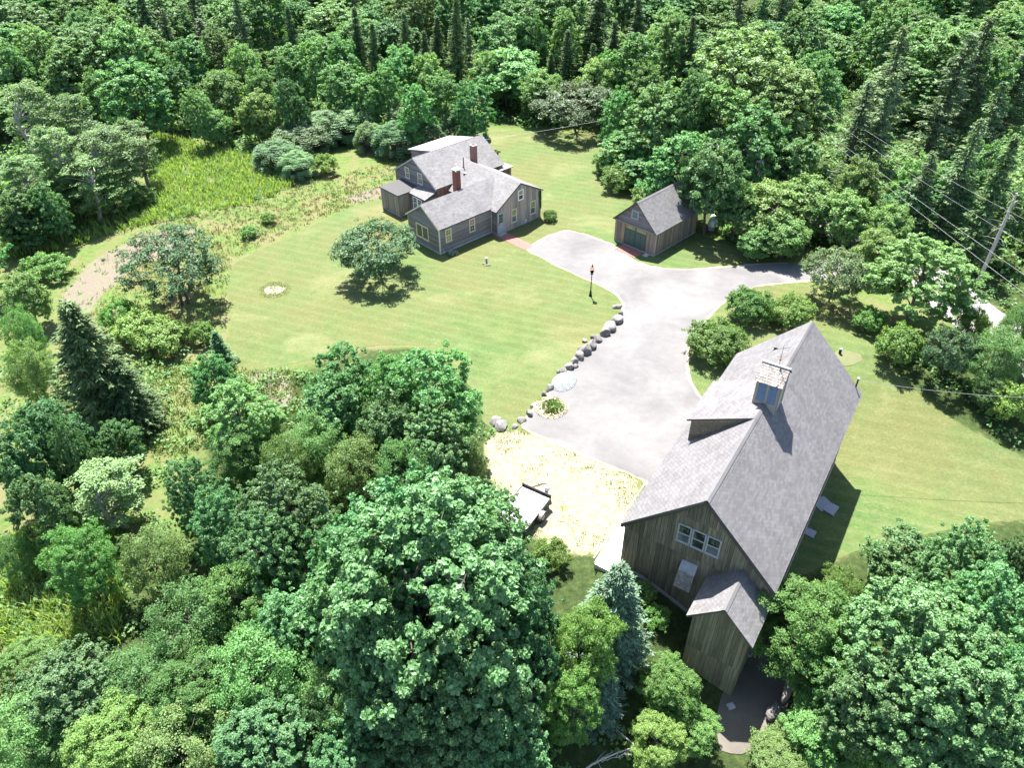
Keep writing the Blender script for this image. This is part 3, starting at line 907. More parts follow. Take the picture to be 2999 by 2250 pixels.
def ordinal(n):
    a = ["zeroth", "first", "second", "third", "fourth", "fifth", "sixth", "seventh", "eighth", "ninth", "tenth", "eleventh", "twelfth", "thirteenth", "fourteenth", "fifteenth", "sixteenth", "seventeenth", "eighteenth", "nineteenth"]
    if n < 20:
        return a[n]
    t = {2: "twent", 3: "thirt", 4: "fort", 5: "fift", 6: "sixt", 7: "sevent", 8: "eight", 9: "ninet"}[n // 10]
    return t + "ieth" if n % 10 == 0 else t + "y-" + a[n % 10]


def region(x, y):
    if x > 7 and y < 34:
        return "below the barn annex"
    if x > 20 and y < 60:
        return "along the road beyond the barn lawn"
    if y > 108:
        return "in the distant wood"
    if x > 30:
        return "in the wood across the road"
    if x > 9 and y > 60:
        return "behind the garage"
    if x > 9:
        return "between driveway and barn"
    if y > 78 and x > -24:
        return "behind the house"
    if x < -24 and y > 78:
        return "beyond the meadow"
    if x < -24 and y > 48:
        return "beside the meadow"
    if y > 50:
        return "on the house lawn"
    if y > 34:
        return "in the thicket below the lawn"
    if x < -9:
        return "in the low scrub nearest the camera"
    return "in the grove facing the barn"


def fill_forest():
    rng = np.random.default_rng(11)
    have = [(t[1], t[2]) for t in TREES if t[3] > 4]
    out = []
    for _ in range(5200):
        y = 98 + 76 * rng.random()
        x = rng.uniform(-1, 1) * (y * .64 + 4)
        if inside(CLEAR, np.array([x]), np.array([y]))[0]:
            continue
        if y < 112 and abs(x) < 48 or (x > 20 and y < 108 and x < 38):
            continue
        if math.hypot(x + 55, y - 165) < 13 and y > 150:
            continue
        H = np.array(have)
        if np.min(np.hypot(H[:, 0] - x, H[:, 1] - y)) < 5.2 + .03 * (y - 98):
            continue
        if y > 150 and rng.random() < .35:
            continue
        have.append((x, y))
        sp = rng.choice(['M', 'S', 'O', 'W', 'D', 'X'], p=[.42, .09, .18, .14, .08, .09])
        h = {'M': 10.5, 'S': 12, 'O': 11, 'W': 7.5, 'D': 9, 'X': 12.5}[sp] * rng.uniform(.72, 1.25)
        R = {'M': 3.9, 'S': 2.6, 'O': 4.8, 'W': 3.6, 'D': 3.6, 'X': 2.3}[sp] * rng.uniform(.75, 1.35)
        out.append((sp, x, y, h, R))
    for _ in range(600):           # the flanks
        y = rng.uniform(34, 98)
        s = rng.choice([-1, 1])
        x = s * rng.uniform(y * .56 + 14, y * .62 + 16)
        H = np.array(have)
        if np.min(np.hypot(H[:, 0] - x, H[:, 1] - y)) < 5.2 or (s < 0 and y < 56):
            continue
        if s > 0 and x < 47.5:
            continue
        have.append((x, y))
        sp = rng.choice(['M', 'X', 'W', 'D', 'S'])
        out.append((sp, x, y, {'M': 10, 'X': 13, 'W': 7, 'D': 8, 'S': 12}[sp] * rng.uniform(.85, 1.2), {'M': 3.2, 'X': 2.0, 'W': 3, 'D': 3, 'S': 2.1}[sp]))
    return out


def plant_trees():
    rng = np.random.default_rng(5)
    rows = [tuple(t) for t in TREES] + fill_forest()
    by = {}
    fw = np.array([0, math.cos(_th), -math.sin(_th)])
    made = []
    for sp, x, y, h, R in rows:
        z = gz(x, y)
        key = sp
        if sp == 'M' and y < 34:
            key = 'G'
        elif sp in 'MD' and y < 56:
            key = 'Mn' if sp == 'M' else 'D'
        elif sp == 'W' and y < 50:
            key = 'Wn'
        elif sp == 'S' and y < 60 and h > 5:
            key = 'Sn'
        ks = [k for k in PROTO if k[0] == key]
        P = PROTO[ks[rng.integers(len(ks))]]
        kind = 'G' if key == 'G' else sp
        name, cat, phrase = SPECIES[kind]
        root = thing(name, None, cat, (x, y, z - .05), rng.uniform(0, 2 * math.pi))
        s = R / P['R']
        root.scale = (s * rng.uniform(.94, 1.06), s * rng.uniform(.94, 1.06), h / P['h'])
        root.rotation_euler = (rng.normal(0, .02), rng.normal(0, .02), rng.uniform(0, 6.28))
        obj("crown", P['crown'], root)
        obj("trunk" if cat == "tree" else "stems", P['trunk'], root)
        v = np.array([x, y, z + h * .6 - 36.0])
        rg = region(x, y)
        by.setdefault((phrase, rg, cat), []).append((v[0] / (v @ fw), root))
    for (phrase, rg, cat), L in by.items():
        L.sort(key=lambda q: q[0])
        for i, (_, root) in enumerate(L):
            if len(L) == 1:
                root["label"] = f"{phrase}, the only such tree {rg}" if cat == "tree" else f"{phrase}, the only such shrub {rg}"
            else:
                root["label"] = f"{phrase} {rg}, {ordinal(i + 1)} such from the left"
            root["group"] = f"{cat}s {rg}"


plant_trees()


# ------------------------------------------------------------------ undergrowth and tall grass
def scatter_undergrowth():
    rng = np.random.default_rng(21)
    n = 7200
    y = 8 + 165 * rng.random(n) ** .9
    x = rng.uniform(-1, 1, n) * (y * .72 + 14)
    bad = inside(LAWN_S, x, y) | (edge_dist(LAWN_S, x, y) < .8) | inside(SAND_S, x, y)
    bad |= (y > 50) & inside(CLEAR, x, y)
    bx, by = x - BARN[0], y - BARN[1]
    a, b = bx * _bu[0] + by * _bu[1], bx * _bv[0] + by * _bv[1]
    bad |= (a > -7.5) & (a < 21) & (np.abs(b) < 9)
    bad |= inside(YARD, x, y) | (edge_dist(YARD, x, y) < .6)
    rd = np.array([(26, 100), (31, 84)] + ROAD[1:4] + [(42.5, 46), (44, 34)])
    for i in range(len(rd) - 1):
        q0, q1 = rd[i], rd[i + 1]
        t = np.clip(((x - q0[0]) * (q1 - q0)[0] + (y - q0[1]) * (q1 - q0)[1]) / ((q1 - q0) @ (q1 - q0)), 0, 1)
        bad |= np.hypot(x - q0[0] - t * (q1 - q0)[0], y - q0[1] - t * (q1 - q0)[1]) < 3.6
    bad |= (np.abs(x - 29) < 8) & (np.abs(y - 62) < 3.4)
    x, y = x[~bad], y[~bad]
    s = rng.uniform(.5, 1.25, len(x)) * np.where(y > 60, 1.25, .9)
    per = 34
    idx = np.repeat(np.arange(len(x)), per)
    d = unit(rng.normal(size=(len(idx), 3)))
    d[:, 2] = np.abs(d[:, 2])
    C = np.stack([x, y, ground_z(x, y) + .05], 1)[idx] + d * s[idx][:, None] * np.array([1, 1, .85]) * rng.uniform(.6, 1.05, (len(idx), 1))
    nr = unit(d * .6 + np.array([0, 0, .7]) + rng.normal(size=C.shape) * .4)
    L = np.where(y[idx] > 60, .42, .24) * rng.uniform(.7, 1.3, len(idx))
    V, Q = leaf_quads(C, nr, L, L * .7, rng)
    o = obj("undergrowth", big_mesh("undergrowth", V, Q, LM['W']))
    tag(o, "low leafy undergrowth spreading between the tree trunks", "undergrowth", kind="stuff")


scatter_undergrowth()


def blade_patch(name, label, poly, dens, hgt, mat, seed, avoid=None, tuft=5, wid=.05, clump=0.0):
    rng = np.random.default_rng(seed)
    P = np.array(poly)
    x0, y0 = P.min(0)
    x1, y1 = P.max(0)
    n = int((x1 - x0) * (y1 - y0) * dens)
    x, y = rng.uniform(x0, x1, n), rng.uniform(y0, y1, n)
    k = inside(poly, x, y)
    for q in avoid or []:
        k &= ~inside(q, x, y)
    if clump:
        f = np.sin(x * 1.3 + 2 * np.sin(y * .7)) + np.sin(y * 1.1 + 1.7 * np.sin(x * .9 + 2)) + rng.normal(0, .5, n)
        k &= f > clump
    x, y = x[k], y[k]
    idx = np.repeat(np.arange(len(x)), tuft)
    m = len(idx)
    bx, by = x[idx] + rng.normal(0, .13, m), y[idx] + rng.normal(0, .13, m)
    b = np.stack([bx, by, ground_z(bx, by) - .03], 1)
    ph = rng.uniform(0, 6.283, m)
    ln = rng.uniform(.15, .6, m)
    H = hgt * rng.uniform(.55, 1.25, m) * rng.uniform(.75, 1.2, len(x))[idx]
    d = np.stack([np.cos(ph), np.sin(ph), np.zeros(m)], 1)
    sd = np.stack([-d[:, 1], d[:, 0], np.zeros(m)], 1) * (wid * rng.uniform(.7, 1.4, m))[:, None]
    midp = b + d * (ln * H * .35)[:, None] + np.array([0, 0, 1]) * (H * .62)[:, None]
    tip = b + d * (ln * H)[:, None] + np.array([0, 0, 1]) * H[:, None]
    V = np.stack([b - sd, midp - sd * .9, tip, midp + sd * .9], 1).reshape(-1, 3)
    Q = np.arange(4 * m).reshape(m, 4)
    tag(obj(name, big_mesh(name, V, Q, mat)), label, "grass", kind="stuff")


M_TALL = leaf_mat("tall meadow grass", (.115, .215, .045), (.175, .290, .068), (.260, .360, .110), .40, .6, .3)
M_DRY = leaf_mat("dry meadow grass", (.150, .165, .060), (.205, .205, .085), (.255, .240, .120), .25, .7, .2)
M_SHORT = leaf_mat("weedy yard grass", (.10, .155, .036), (.15, .205, .058), (.225, .245, .105), .25, .7, .2)
def herb_patch(name, label, poly, n, mat, seed, r0=.25, r1=.75, leaf=.2):
    rng = np.random.default_rng(seed)
    P = np.array(poly)
    x, y = rng.uniform(P[:, 0].min(), P[:, 0].max(), n), rng.uniform(P[:, 1].min(), P[:, 1].max(), n)
    k = inside(poly, x, y) & ~inside(LAWN_S, x, y)
    x, y = x[k], y[k]
    s = rng.uniform(r0, r1, len(x))
    idx = np.repeat(np.arange(len(x)), 26)
    d = unit(rng.normal(size=(len(idx), 3)))
    d[:, 2] = np.abs(d[:, 2])
    C = np.stack([x, y, ground_z(x, y)], 1)[idx] + d * s[idx][:, None] * rng.uniform(.5, 1.1, (len(idx), 1)) * np.array([1, 1, 1.1])
    nr = unit(d * .5 + np.array([0, 0, .7]) + rng.normal(size=C.shape) * .45)
    L = leaf * rng.uniform(.6, 1.4, len(idx))
    V, Q = leaf_quads(C, nr, L, L * .5, rng)
    tag(obj(name, big_mesh(name, V, Q, mat)), label, "weeds", kind="stuff")


herb_patch("meadow_weeds", "mixed leafy weeds and saplings through the tall meadow", MEADOW, 900, LM['W'], 37)
herb_patch("meadow_weeds", "grey green herbs dotted over the dry meadow strip", DRYMEADOW, 420, LM['T'], 38, .15, .45, .15)
herb_patch("scrub_weeds", "leafy scrub weeds in the clearing below the spruce", MIDMEADOW, 220, LM['W'], 39, .2, .6, .15)
herb_patch("scrub_weeds", "yellow green weeds in the scrub clearing nearest the camera", LOWMEADOW, 420, LM['L'], 41, .2, .6, .13)
blade_patch("meadow_grass", "tall bright green meadow grass beside the slender aspens", MEADOW, 7, .75, M_TALL, 31, None, 6, .05)
blade_patch("dry_grass", "sparse dry grass and weeds on the meadow strip by the lawn", DRYMEADOW, 5.0, .24, M_DRY, 32, DIRT[:1] + [LAWN_S], 5, .045)
blade_patch("meadow_grass", "sunlit yellow green meadow grass in the scrub clearing", LOWMEADOW, 16, .8, M_TALL, 33, None, 5, .045)
blade_patch("meadow_grass", "pale meadow grass between the pointed spruce and the small maples", MIDMEADOW, 10, .34, M_SHORT, 34, [LAWN_S], 5, .04)
blade_patch("yard_grass", "thin weeds dotted over the sandy yard before the barn", SAND, 9, .14, M_SHORT, 35, None, 6, .03, .45)
blade_patch("dirt_weeds", "small weeds scattered over the bare earth patch", DIRT[0], 2.2, .22, M_SHORT, 36, None, 5, .04, .3)

# ------------------------------------------------------------------ building materials
M_BARNWALL = board_mat("dark barn boards", (0.070, 0.061, 0.043), (0.275, 0.239, 0.177), (0.217, 0.160, 0.102), 'Z', 1.1)
M_ANNEXWALL = board_mat("brown annex boards", (0.094, 0.073, 0.045), (0.281, 0.227, 0.156), (0.150, 0.175, 0.106), 'Z', 1.1)
M_CLAP = board_mat("grey clapboards", (0.121, 0.106, 0.106), (0.270, 0.244, 0.239), None, 'X', 1.0)
M_CLAPY = board_mat("grey gable clapboards", (0.109, 0.097, 0.099), (0.259, 0.230, 0.228), None, 'Y', 1.0)
M_GREYV = board_mat("silver upright boards", (.220, .185, .160), (.430, .375, .335), (.30, .23, .18), 'Z', .9)
M_PORCHV = board_mat("porch boards", (.150, .125, .100), (.340, .295, .245), None, 'Z', .9)
M_GARV = board_mat("brown garage boards", (.115, .088, .066), (.330, .275, .225), (.22, .15, .10), 'Z', .9)
M_CEDAR = board_mat("reddish cedar boards", (.16, .085, .055), (.32, .19, .13), None, 'Z', 1.0)
M_CORE = plain("wall core", (.10, .085, .07), .9)
M_FOUND = plain("pale foundation", (0.320, 0.320, 0.320), .9, var=.2, scale=2)
M_RAKE = board_mat("dark rake boards", (.055, .048, .042), (.13, .115, .10), None, 'Y')
M_CREAM = plain("cream trim", (.60, .55, .42), .6)
M_WHITE = plain("white trim", (.78, .78, .76), .5, var=.05)
M_GREYTRIM = plain("weathered grey trim", (.36, .36, .37), .7)
M_BARNROOF = shingle_mat("barn shingles", (.108, .103, .106), (.145, .139, .143), .34)
M_HOUSEROOF = shingle_mat("house shingles", (0.128, 0.123, 0.125), (0.176, 0.171, 0.172), .38)
M_GARROOF = shingle_mat("garage shingles", (0.117, 0.115, 0.117), (0.164, 0.160, 0.159), .30)
M_SHAKE = shingle_mat("wood shakes", (0.192, 0.164, 0.148), (0.320, 0.284, 0.256), .3)
M_DARKROOF = plain("dark membrane roof", (.052, .049, .051), .8)
M_DRYWOODROOF = plain("smooth pale roofing", (0.247, 0.244, 0.240), .8)
M_GLASS = glass_mat("dark window glass", (.030, .036, .040))
M_GLASSC = glass_mat("glass over cream curtain", (.34, .31, .14), .12, .5)
M_GLASSR = glass_mat("glass over rose blind", (.42, .20, .16), .12, .5)
M_GLASSG = glass_mat("glass over green blind", (.10, .18, .15), .1, .5)
M_GLASSB = glass_mat("glass with grey screen", (.13, .15, .17), .1, .6)
M_GREEN = plain("dark green paint", (.045, .085, .070), .55, var=.15)
M_BLUEDOOR = plain("blue grey door paint", (.30, .34, .37), .5)
M_LOUVER = plain("blue grey louvres", (.14, .19, .27), .6)
M_BLACK = plain("black iron", (.022, .020, .020), .5, .6)
M_COPPER = plain("weathered copper", (.42, .17, .07), .45, .7)
M_BRICK = None


def brick_mat(name, c1, c2, mortar, scale):
    m, nt, b = new_mat(name)
    t = N(nt, "ShaderNodeTexBrick")
    nt.links.new(objc(nt), t.inputs["Vector"])
    t.inputs["Color1"].default_value, t.inputs["Color2"].default_value, t.inputs["Mortar"].default_value = (*c1, 1), (*c2, 1), (*mortar, 1)
    t.inputs["Scale"].default_value = scale
    t.inputs["Mortar Size"].default_value = .018
    c = mixc(nt, .4, t.outputs["Color"], ramp(nt, noise(nt, objc(nt), 3, 4), [(.3, g3(.3)), (.7, g3(.68))]), 'OVERLAY')
    nt.links.new(c, b.inputs["Base Color"])
    b.inputs["Roughness"].default_value = .9
    return m


M_BRICKA = plain("red chimney brick", (.23, .080, .062), .9, var=.35, scale=9)
M_BRICKB = plain("brown chimney brick", (.26, .135, .105), .9, var=.35, scale=9)
M_MORTAR = plain("mortar", (.40, .36, .33), .95)
M_PAVER = plain("brick pavers", (.27, .115, .095), .9, var=.3, scale=5)


class Face:
    """a wall plane: s along ex, t outward along n, z up, in the parent's space"""

    def __init__(s, o, ex, n):
        s.o, s.ex, s.n = Vector(o), Vector(ex), Vector(n)

    def p(s, a, t, z):
        return s.o + s.ex * a + s.n * t + Vector((0, 0, z))

    def box(s, mb, s0, s1, t0, t1, z0, z1):
        V = [s.p(a, t, z) for z in (z0, z1) for a, t in ((s0, t0), (s1, t0), (s1, t1), (s0, t1))]
        flip = s.ex.cross(s.n).z < 0
        F = [(3, 2, 1, 0), (4, 5, 6, 7), (0, 1, 5, 4), (1, 2, 6, 5), (2, 3, 7, 6), (3, 0, 4, 7)]
        mb.add(V, [f[::-1] for f in F] if flip else F)
        return mb


def upright_boards(face, parent, mat, width, zb, zt, bw=.2, thick=.028, seed=0, t0=.004, skip=(), gap=.006):
    """each board a mesh of its own; zb, zt: functions of s"""
    rng = random.Random(seed)
    s = 0.0
    i = 0
    while s < width - .03:
        w = min(bw * rng.uniform(.8, 1.22), width - s)
        a, b = s + gap, s + w - gap
        s += w
        z = [zb(a), zb(b), zt(b), zt(a)]
        if min(z[2], z[3]) - max(z[0], z[1]) < .06:
            z[2], z[3] = max(z[2], z[1] + .03), max(z[3], z[0] + .03)
            if zt((a + b) / 2) - zb((a + b) / 2) < .06:
                continue
        th = thick + rng.uniform(-.006, .008)
        mb = MB()
        mb.prism([face.p(a, t0, z[0]), face.p(b, t0, z[1]), face.p(b, t0, z[2]), face.p(a, t0, z[3])], face.n * th)
        mb.build("plank", mat, parent)


def clapboards(face, parent, mat, z0, z1, sl, sr, expo=.14, thick=.022, t0=.004):
    """horizontal boards, each a wedge of its own; sl, sr: ends as functions of z"""
    z = z0
    while z < z1 - .03:
        zz = min(z + expo + .015, z1)
        a0, b0, a1, b1 = sl(z), sr(z), sl(zz), sr(zz)
        if b0 - a0 > .15:
            if b1 - a1 < .02:
                m = (a0 + b0) / 2
                a1, b1 = m - .01, m + .01
            V = [face.p(a0, t0, z), face.p(b0, t0, z), face.p(b1, t0, zz), face.p(a1, t0, zz),
                 face.p(a0, t0 + thick, z), face.p(b0, t0 + thick, z), face.p(b1, t0 + .006, zz), face.p(a1, t0 + .006, zz)]
            MB().add(V, [(3, 2, 1, 0), (4, 5, 6, 7), (0, 1, 5, 4), (1, 2, 6, 5), (2, 3, 7, 6), (3, 0, 4, 7)]).build("clapboard", mat, parent)
        z += expo


def window(face, parent, s0, s1, z0, z1, trim, panes, cols=1, rows=1, sashes=2, casing=.09, name="window"):
    """casing with sill; every pane and sash rail a mesh under it"""
    T = .05
    mb = MB()
    face.box(mb, s0 - casing, s0, 0, T, z0 - casing * .5, z1 + casing)
    face.box(mb, s1, s1 + casing, 0, T, z0 - casing * .5, z1 + casing)
    face.box(mb, s0, s1, 0, T + .004, z1, z1 + casing)
    face.box(mb, s0 - casing - .03, s1 + casing + .03, 0, T + .04, z0 - casing * .9, z0)
    w = mb.build(name, trim, parent)
    hs = (z1 - z0) / sashes
    for k in range(sashes):
        za, zb = z0 + k * hs, z0 + (k + 1) * hs
        fr = MB()
        e = .035
        face.box(fr, s0, s0 + e, .008, .036, za, zb)
        face.box(fr, s1 - e, s1, .008, .036, za, zb)
        face.box(fr, s0 + e, s1 - e, .008, .037, za, za + e)
        face.box(fr, s0 + e, s1 - e, .008, .037, zb - e, zb)
        for c in range(1, cols):
            x = s0 + e + (s1 - s0 - 2 * e) * c / cols
            face.box(fr, x - .011, x + .011, .012, .034, za + e, zb - e)
        for r in range(1, rows):
            z = za + e + (zb - za - 2 * e) * r / rows
            face.box(fr, s0 + e, s1 - e, .012, .0335, z - .011, z + .011)
        fr.build("sash", trim, w)
        m = panes[k % len(panes)]
        for c in range(cols):
            for r in range(rows):
                xa, xb = s0 + e + (s1 - s0 - 2 * e) * c / cols, s0 + e + (s1 - s0 - 2 * e) * (c + 1) / cols
                ya, yb = za + e + (zb - za - 2 * e) * r / rows, za + e + (zb - za - 2 * e) * (r + 1) / rows
                face.box(MB(), xa, xb, .006, .022, ya, yb).build("pane", m, w)
    return w


def sheath(face, P, parent, name):
    """thin boarding behind the planks: P are (s, z) corners"""
    return MB().prism([face.p(a, .0005, z) for a, z in P], face.n * .003).build(name, M_CORE, parent)


def slab(parent, name, e0, e1, r1, r0, thick, mat):
    """roof slab from eave e0-e1 up to ridge r0-r1, thickness downwards"""
    e0, e1, r1, r0 = map(Vector, (e0, e1, r1, r0))
    n = (e1 - e0).cross(r0 - e0).normalized()
    if n.z < 0:
        n = -n
    mb = MB().prism([e0, e1, r1, r0] if (e1 - e0).cross(r0 - e0).z < 0 else [e0, r0, r1, e1], -n * thick)
    return mb.build(name, mat, parent), n


def shingle_field(parent, e0, e1, r0, mat, expo=.14, tab=.3, seed=0, keep=None, single=0, near=None, name="shingle_courses", lift=.004):
    """courses of tabs laid from the eave up; the nearest `single` tabs are objects of their own"""
    rng = np.random.default_rng(seed)
    e0, e1, r0 = (np.array(q, float) for q in (e0, e1, r0))
    ex, es = e1 - e0, r0 - e0
    Wd, L = np.linalg.norm(ex), np.linalg.norm(es)
    ex, es = ex / Wd, es / L
    n = np.cross(ex, es)
    if n[2] < 0:
        n = -n
    rows = int(math.ceil(L / expo))
    A, Bv, Z0, Z1, Ri = [], [], [], [], []
    for r in range(rows):
        st = -tab * (.5 if r % 2 else 0) - tab * rng.uniform(0, .12)
        k = int(Wd / tab) + 3
        s = st + np.arange(k) * tab
        a, b = np.clip(s + .006, 0, Wd), np.clip(s + tab - .006, 0, Wd)
        ok = b - a > .03
        A.append(a[ok]); Bv.append(b[ok])
        z0 = r * expo + rng.normal(0, .004, ok.sum())
        Z0.append(z0); Z1.append(np.minimum(r * expo + expo * 1.15, L) + 0 * z0)
        Ri.append(np.full(ok.sum(), r))
    A, Bv, Z0, Z1 = map(np.concatenate, (A, Bv, Z0, Z1))
    if keep is not None:
        k = keep((A + Bv) / 2, Z0)
        A, Bv, Z0, Z1 = A[k], Bv[k], Z0[k], Z1[k]
    m = len(A)

    def P(s, t, h):
        return e0 + ex * s[:, None] + es * t[:, None] + n * h
    hb = rng.uniform(.012, .019, m)[:, None]
    V = np.stack([P(A, Z0, 0.001), P(Bv, Z0, 0.001), P(A, Z0, hb + lift), P(Bv, Z0, hb + lift), P(A, Z1, .003 + lift), P(Bv, Z1, .003 + lift)], 1)
    flip = np.dot(np.cross(ex, es), n) < 0
    F = np.array([[0, 1, 3, 2], [2, 3, 5, 4], [0, 2, 4, 4], [1, 5, 3, 3]])[:2]
    if flip:
        F = F[:, ::-1]
    pick = np.zeros(m, bool)
    if single:
        c = V.mean(1)
        d = np.linalg.norm(c - np.array(near), axis=1)
        full = ((Bv - A) > tab - .02) & (Z1 - Z0 > expo)
        order = np.argsort(np.where(full, d, 1e9))
        pick[order[:single]] = True
        V0 = V[order[0]] - c[order[0]]
        me = mesh("shingle", V0, F, mat)
        for i in order[:single]:
            obj("shingle", me, parent, tuple(c[i]))
    Vr = V[~pick].reshape(-1, 3)
    k = len(V[~pick])
    Q = (F[None] + np.arange(k)[:, None, None] * 6).reshape(-1, 4)
    o = obj(name, big_mesh(name, Vr, Q, mat), parent)
    o["kind"] = "stuff"
    return o


def ridge_cap(parent, a, b, mat, w=.15, drop=.12, thick=.02):
    a, b = Vector(a), Vector(b)
    d = (b - a)
    sd = Vector((-d.y, d.x, 0)).normalized() * w
    up = Vector((0, 0, .028))
    dn = Vector((0, 0, -drop))
    mb = MB().prism([a + up, a + sd + dn + up, a + sd + dn + up * .2, a + up * .2, a - sd + dn + up * .2, a - sd + dn + up], d)
    return mb.build("ridge_cap", mat, parent)


CAMV = Vector((0, 0, 36))


def to_local(root_loc, rz, p):
    d = Vector(p) - Vector(root_loc)
    return Matrix.Rotation(-rz, 3, 'Z') @ d


# ------------------------------------------------------------------ the barn
def build_barn():
    loc = (BARN[0], BARN[1], 0)
    t = thing("barn", "long weathered barn with louvred cupola and big grey shingle roof", "barn", loc, BARN[2])
    L, w, he, hr = 18.96, 4.344, 3.908, 8.256
    sl = (hr - he) / w
    ww = 4.14
    gr = lambda x, y: gz(BARN[0] + x * _bu[0] + y * _bv[0], BARN[1] + x * _bu[1] + y * _bv[1])
    MB().prism([(.3, ww, -3.2), (.3, ww, hr - ww * sl - .16), (.3, 0, hr - .17), (.3, -ww, hr - ww * sl - .16), (.3, -ww, -3.2)], (L - .6, 0, 0)).build("wall", M_CORE, t)
    # foundation just proud of the wall foot
    f = MB()
    for k in range(14):
        y0, y1 = ww + .02 - k * (2 * ww + .04) / 14, ww + .02 - (k + 1) * (2 * ww + .04) / 14
        z0, z1 = gr(.3, y0) + .28, gr(.3, y1) + .28
        f.prism([(.24, y0, -3.3), (.24, y1, -3.3), (.24, y1, z1), (.24, y0, z0)], (.055, 0, 0))
    f.box(.3, L - .3, ww + .004, ww + .06, -1, .18)
    f.box(.3, L - .3, -ww - .06, -ww - .004, -3.2, -1.9)
    f.build("foundation", M_FOUND, t)
    # front gable boards: three lapped tiers
    front = Face((.295, ww, 0), (0, -1, 0), (-1, 0, 0))
    ztop = lambda s: hr - abs(ww - s) * sl - .20
    gf = lambda s: gr(.3, ww - s) + .22
    wall = sheath(front, [(0, 0), (2 * ww, -2.2), (2 * ww, ztop(2 * ww)), (ww, ztop(ww)), (0, ztop(0))], t, "front_wall")
    lap1, lap2 = 3.50, 6.32
    upright_boards(front, wall, M_BARNWALL, 2 * ww, gf, lambda s: min(lap1, ztop(s)), .215, .024, 1)
    upright_boards(front, wall, M_BARNWALL, 2 * ww, lambda s: lap1 - .03, lambda s: min(lap2, ztop(s)), .205, .024, 2, .022)
    upright_boards(front, wall, M_BARNWALL, 2 * ww, lambda s: lap2 - .03, ztop, .205, .024, 3, .040)
    # side boards
    side = Face((L - .3, ww, 0), (-1, 0, 0), (0, 1, 0))
    sw = sheath(side, [(0, .1), (L - .6, .1), (L - .6, 3.85), (0, 3.85)], t, "side_wall")
    upright_boards(side, sw, M_BARNWALL, L - .6, lambda s: .15, lambda s: 3.85, .26, .024, 4)
    side = Face((.3, -ww, 0), (1, 0, 0), (0, -1, 0))
    sw = sheath(side, [(0, -2), (L - .6, -2), (L - .6, 3.85), (0, 3.85)], t, "side_wall")
    upright_boards(side, sw, M_CEDAR, L - .6, lambda s: -2.0, lambda s: 3.85, .26, .024, 5)
    # roof
    camL = to_local(loc, BARN[2], CAMV)
    for sgn in (1, -1):
        e0, e1 = (0, sgn * w, he), (L, sgn * w, he)
        r1, r0 = (L, 0, hr), (0, 0, hr)
        rf, n = slab(t, "roof", e0, e1, r1, r0, .13, M_RAKE)
        up = n * .002
        shingle_field(rf, Vector(e0) + up, Vector(e1) + up, Vector(r0) + up, M_BARNROOF, .145, .30, 40 + sgn, None, 300 if sgn < 0 else 0, camL)
        # rake boards and fascia
        for x in (.06, L - .10):
            rk = MB().prism([(x, sgn * w * .995, he - .13), (x, sgn * .02, hr - .13), (x, sgn * .02, hr - .38), (x, sgn * w * .995, he - .33)], (.04, 0, 0))
            rk.build("rake_board", M_RAKE, t)
    ridge_cap(t, (0, 0, hr), (L, 0, hr), M_BARNROOF)
    # shed dormer
    d = MB().prism([(7.5, 3.52, 4.72), (7.5, 3.52, 6.44), (7.5, .25, 8.0)], (4.0, 0, 0)).build("dormer", M_CORE, t)
    dr, n = slab(d, "dormer_roof", (7.32, 3.80, 6.44), (11.68, 3.80, 6.44), (11.68, .05, 8.262), (7.32, .05, 8.262), .10, M_RAKE)
    shingle_field(d, Vector((7.32, 3.80, 6.44)) + n * .002, Vector((11.68, 3.80, 6.44)) + n * .002, Vector((7.32, .05, 8.262)) + n * .002, M_BARNROOF, .145, .30, 44)
    A, Bp, C = Vector((7.49, .3, 7.93)), Vector((7.49, 3.53, 6.40)), Vector((7.49, 3.53, 4.74))
    for k in range(9):
        t0, t1 = k / 9 + .004, (k + 1) / 9 - .004
        q = [A + (C - A) * t0, Bp + (C - Bp) * t0, Bp + (C - Bp) * t1, A + (C - A) * t1]
        MB().prism(q, (-.02 - .004 * (k % 2), 0, 0)).build("plank", M_BARNWALL, d)
    dfc = Face((7.5, 3.53, 0), (1, 0, 0), (0, 1, 0))
    upright_boards(dfc, d, M_BARNWALL, 4.0, lambda s: 4.80, lambda s: 6.36, .25, .02, 6)
    # triple window and small hooded opening on the front gable
    for k in range(3):
        s0 = ww - 1.20 + k * .80
        ms = [(M_GLASSB, M_GLASS), (M_GLASS, M_GLASS), (M_GLASSB, M_GLASS)][k]
        wf = Face((.235, ww, 0), (0, -1, 0), (-1, 0, 0))
        window(wf, t, s0 + .04, s0 + .70, 4.42, 5.66, M_GREYTRIM, ms, 1, 1, 2, .05)
    hd = MB().prism([(.24, .66, 3.08), (-.15, .66, 2.62), (-.50, .66, 1.62), (-.46, .66, 1.58), (.24, .66, 2.95)], (0, -.90, 0)).build("window_hood", M_FOUND, t)
    shingle_field(hd, (-.505, .67, 1.62), (-.505, -.25, 1.62), (-.155, .67, 2.62), M_SHAKE, .12, .16, 47)
    # cupola on the ridge
    cx0, cx1, cy = 8.95, 10.40, .66
    cm = (cx0 + cx1) / 2
    cu = MB().prism([(cx0, -cy, 7.3), (cx1, -cy, 7.3), (cx1, -cy, 9.78), (cm, -cy, 10.42), (cx0, -cy, 9.78)], (0, 2 * cy, 0)).build("cupola", M_GREYV, t)
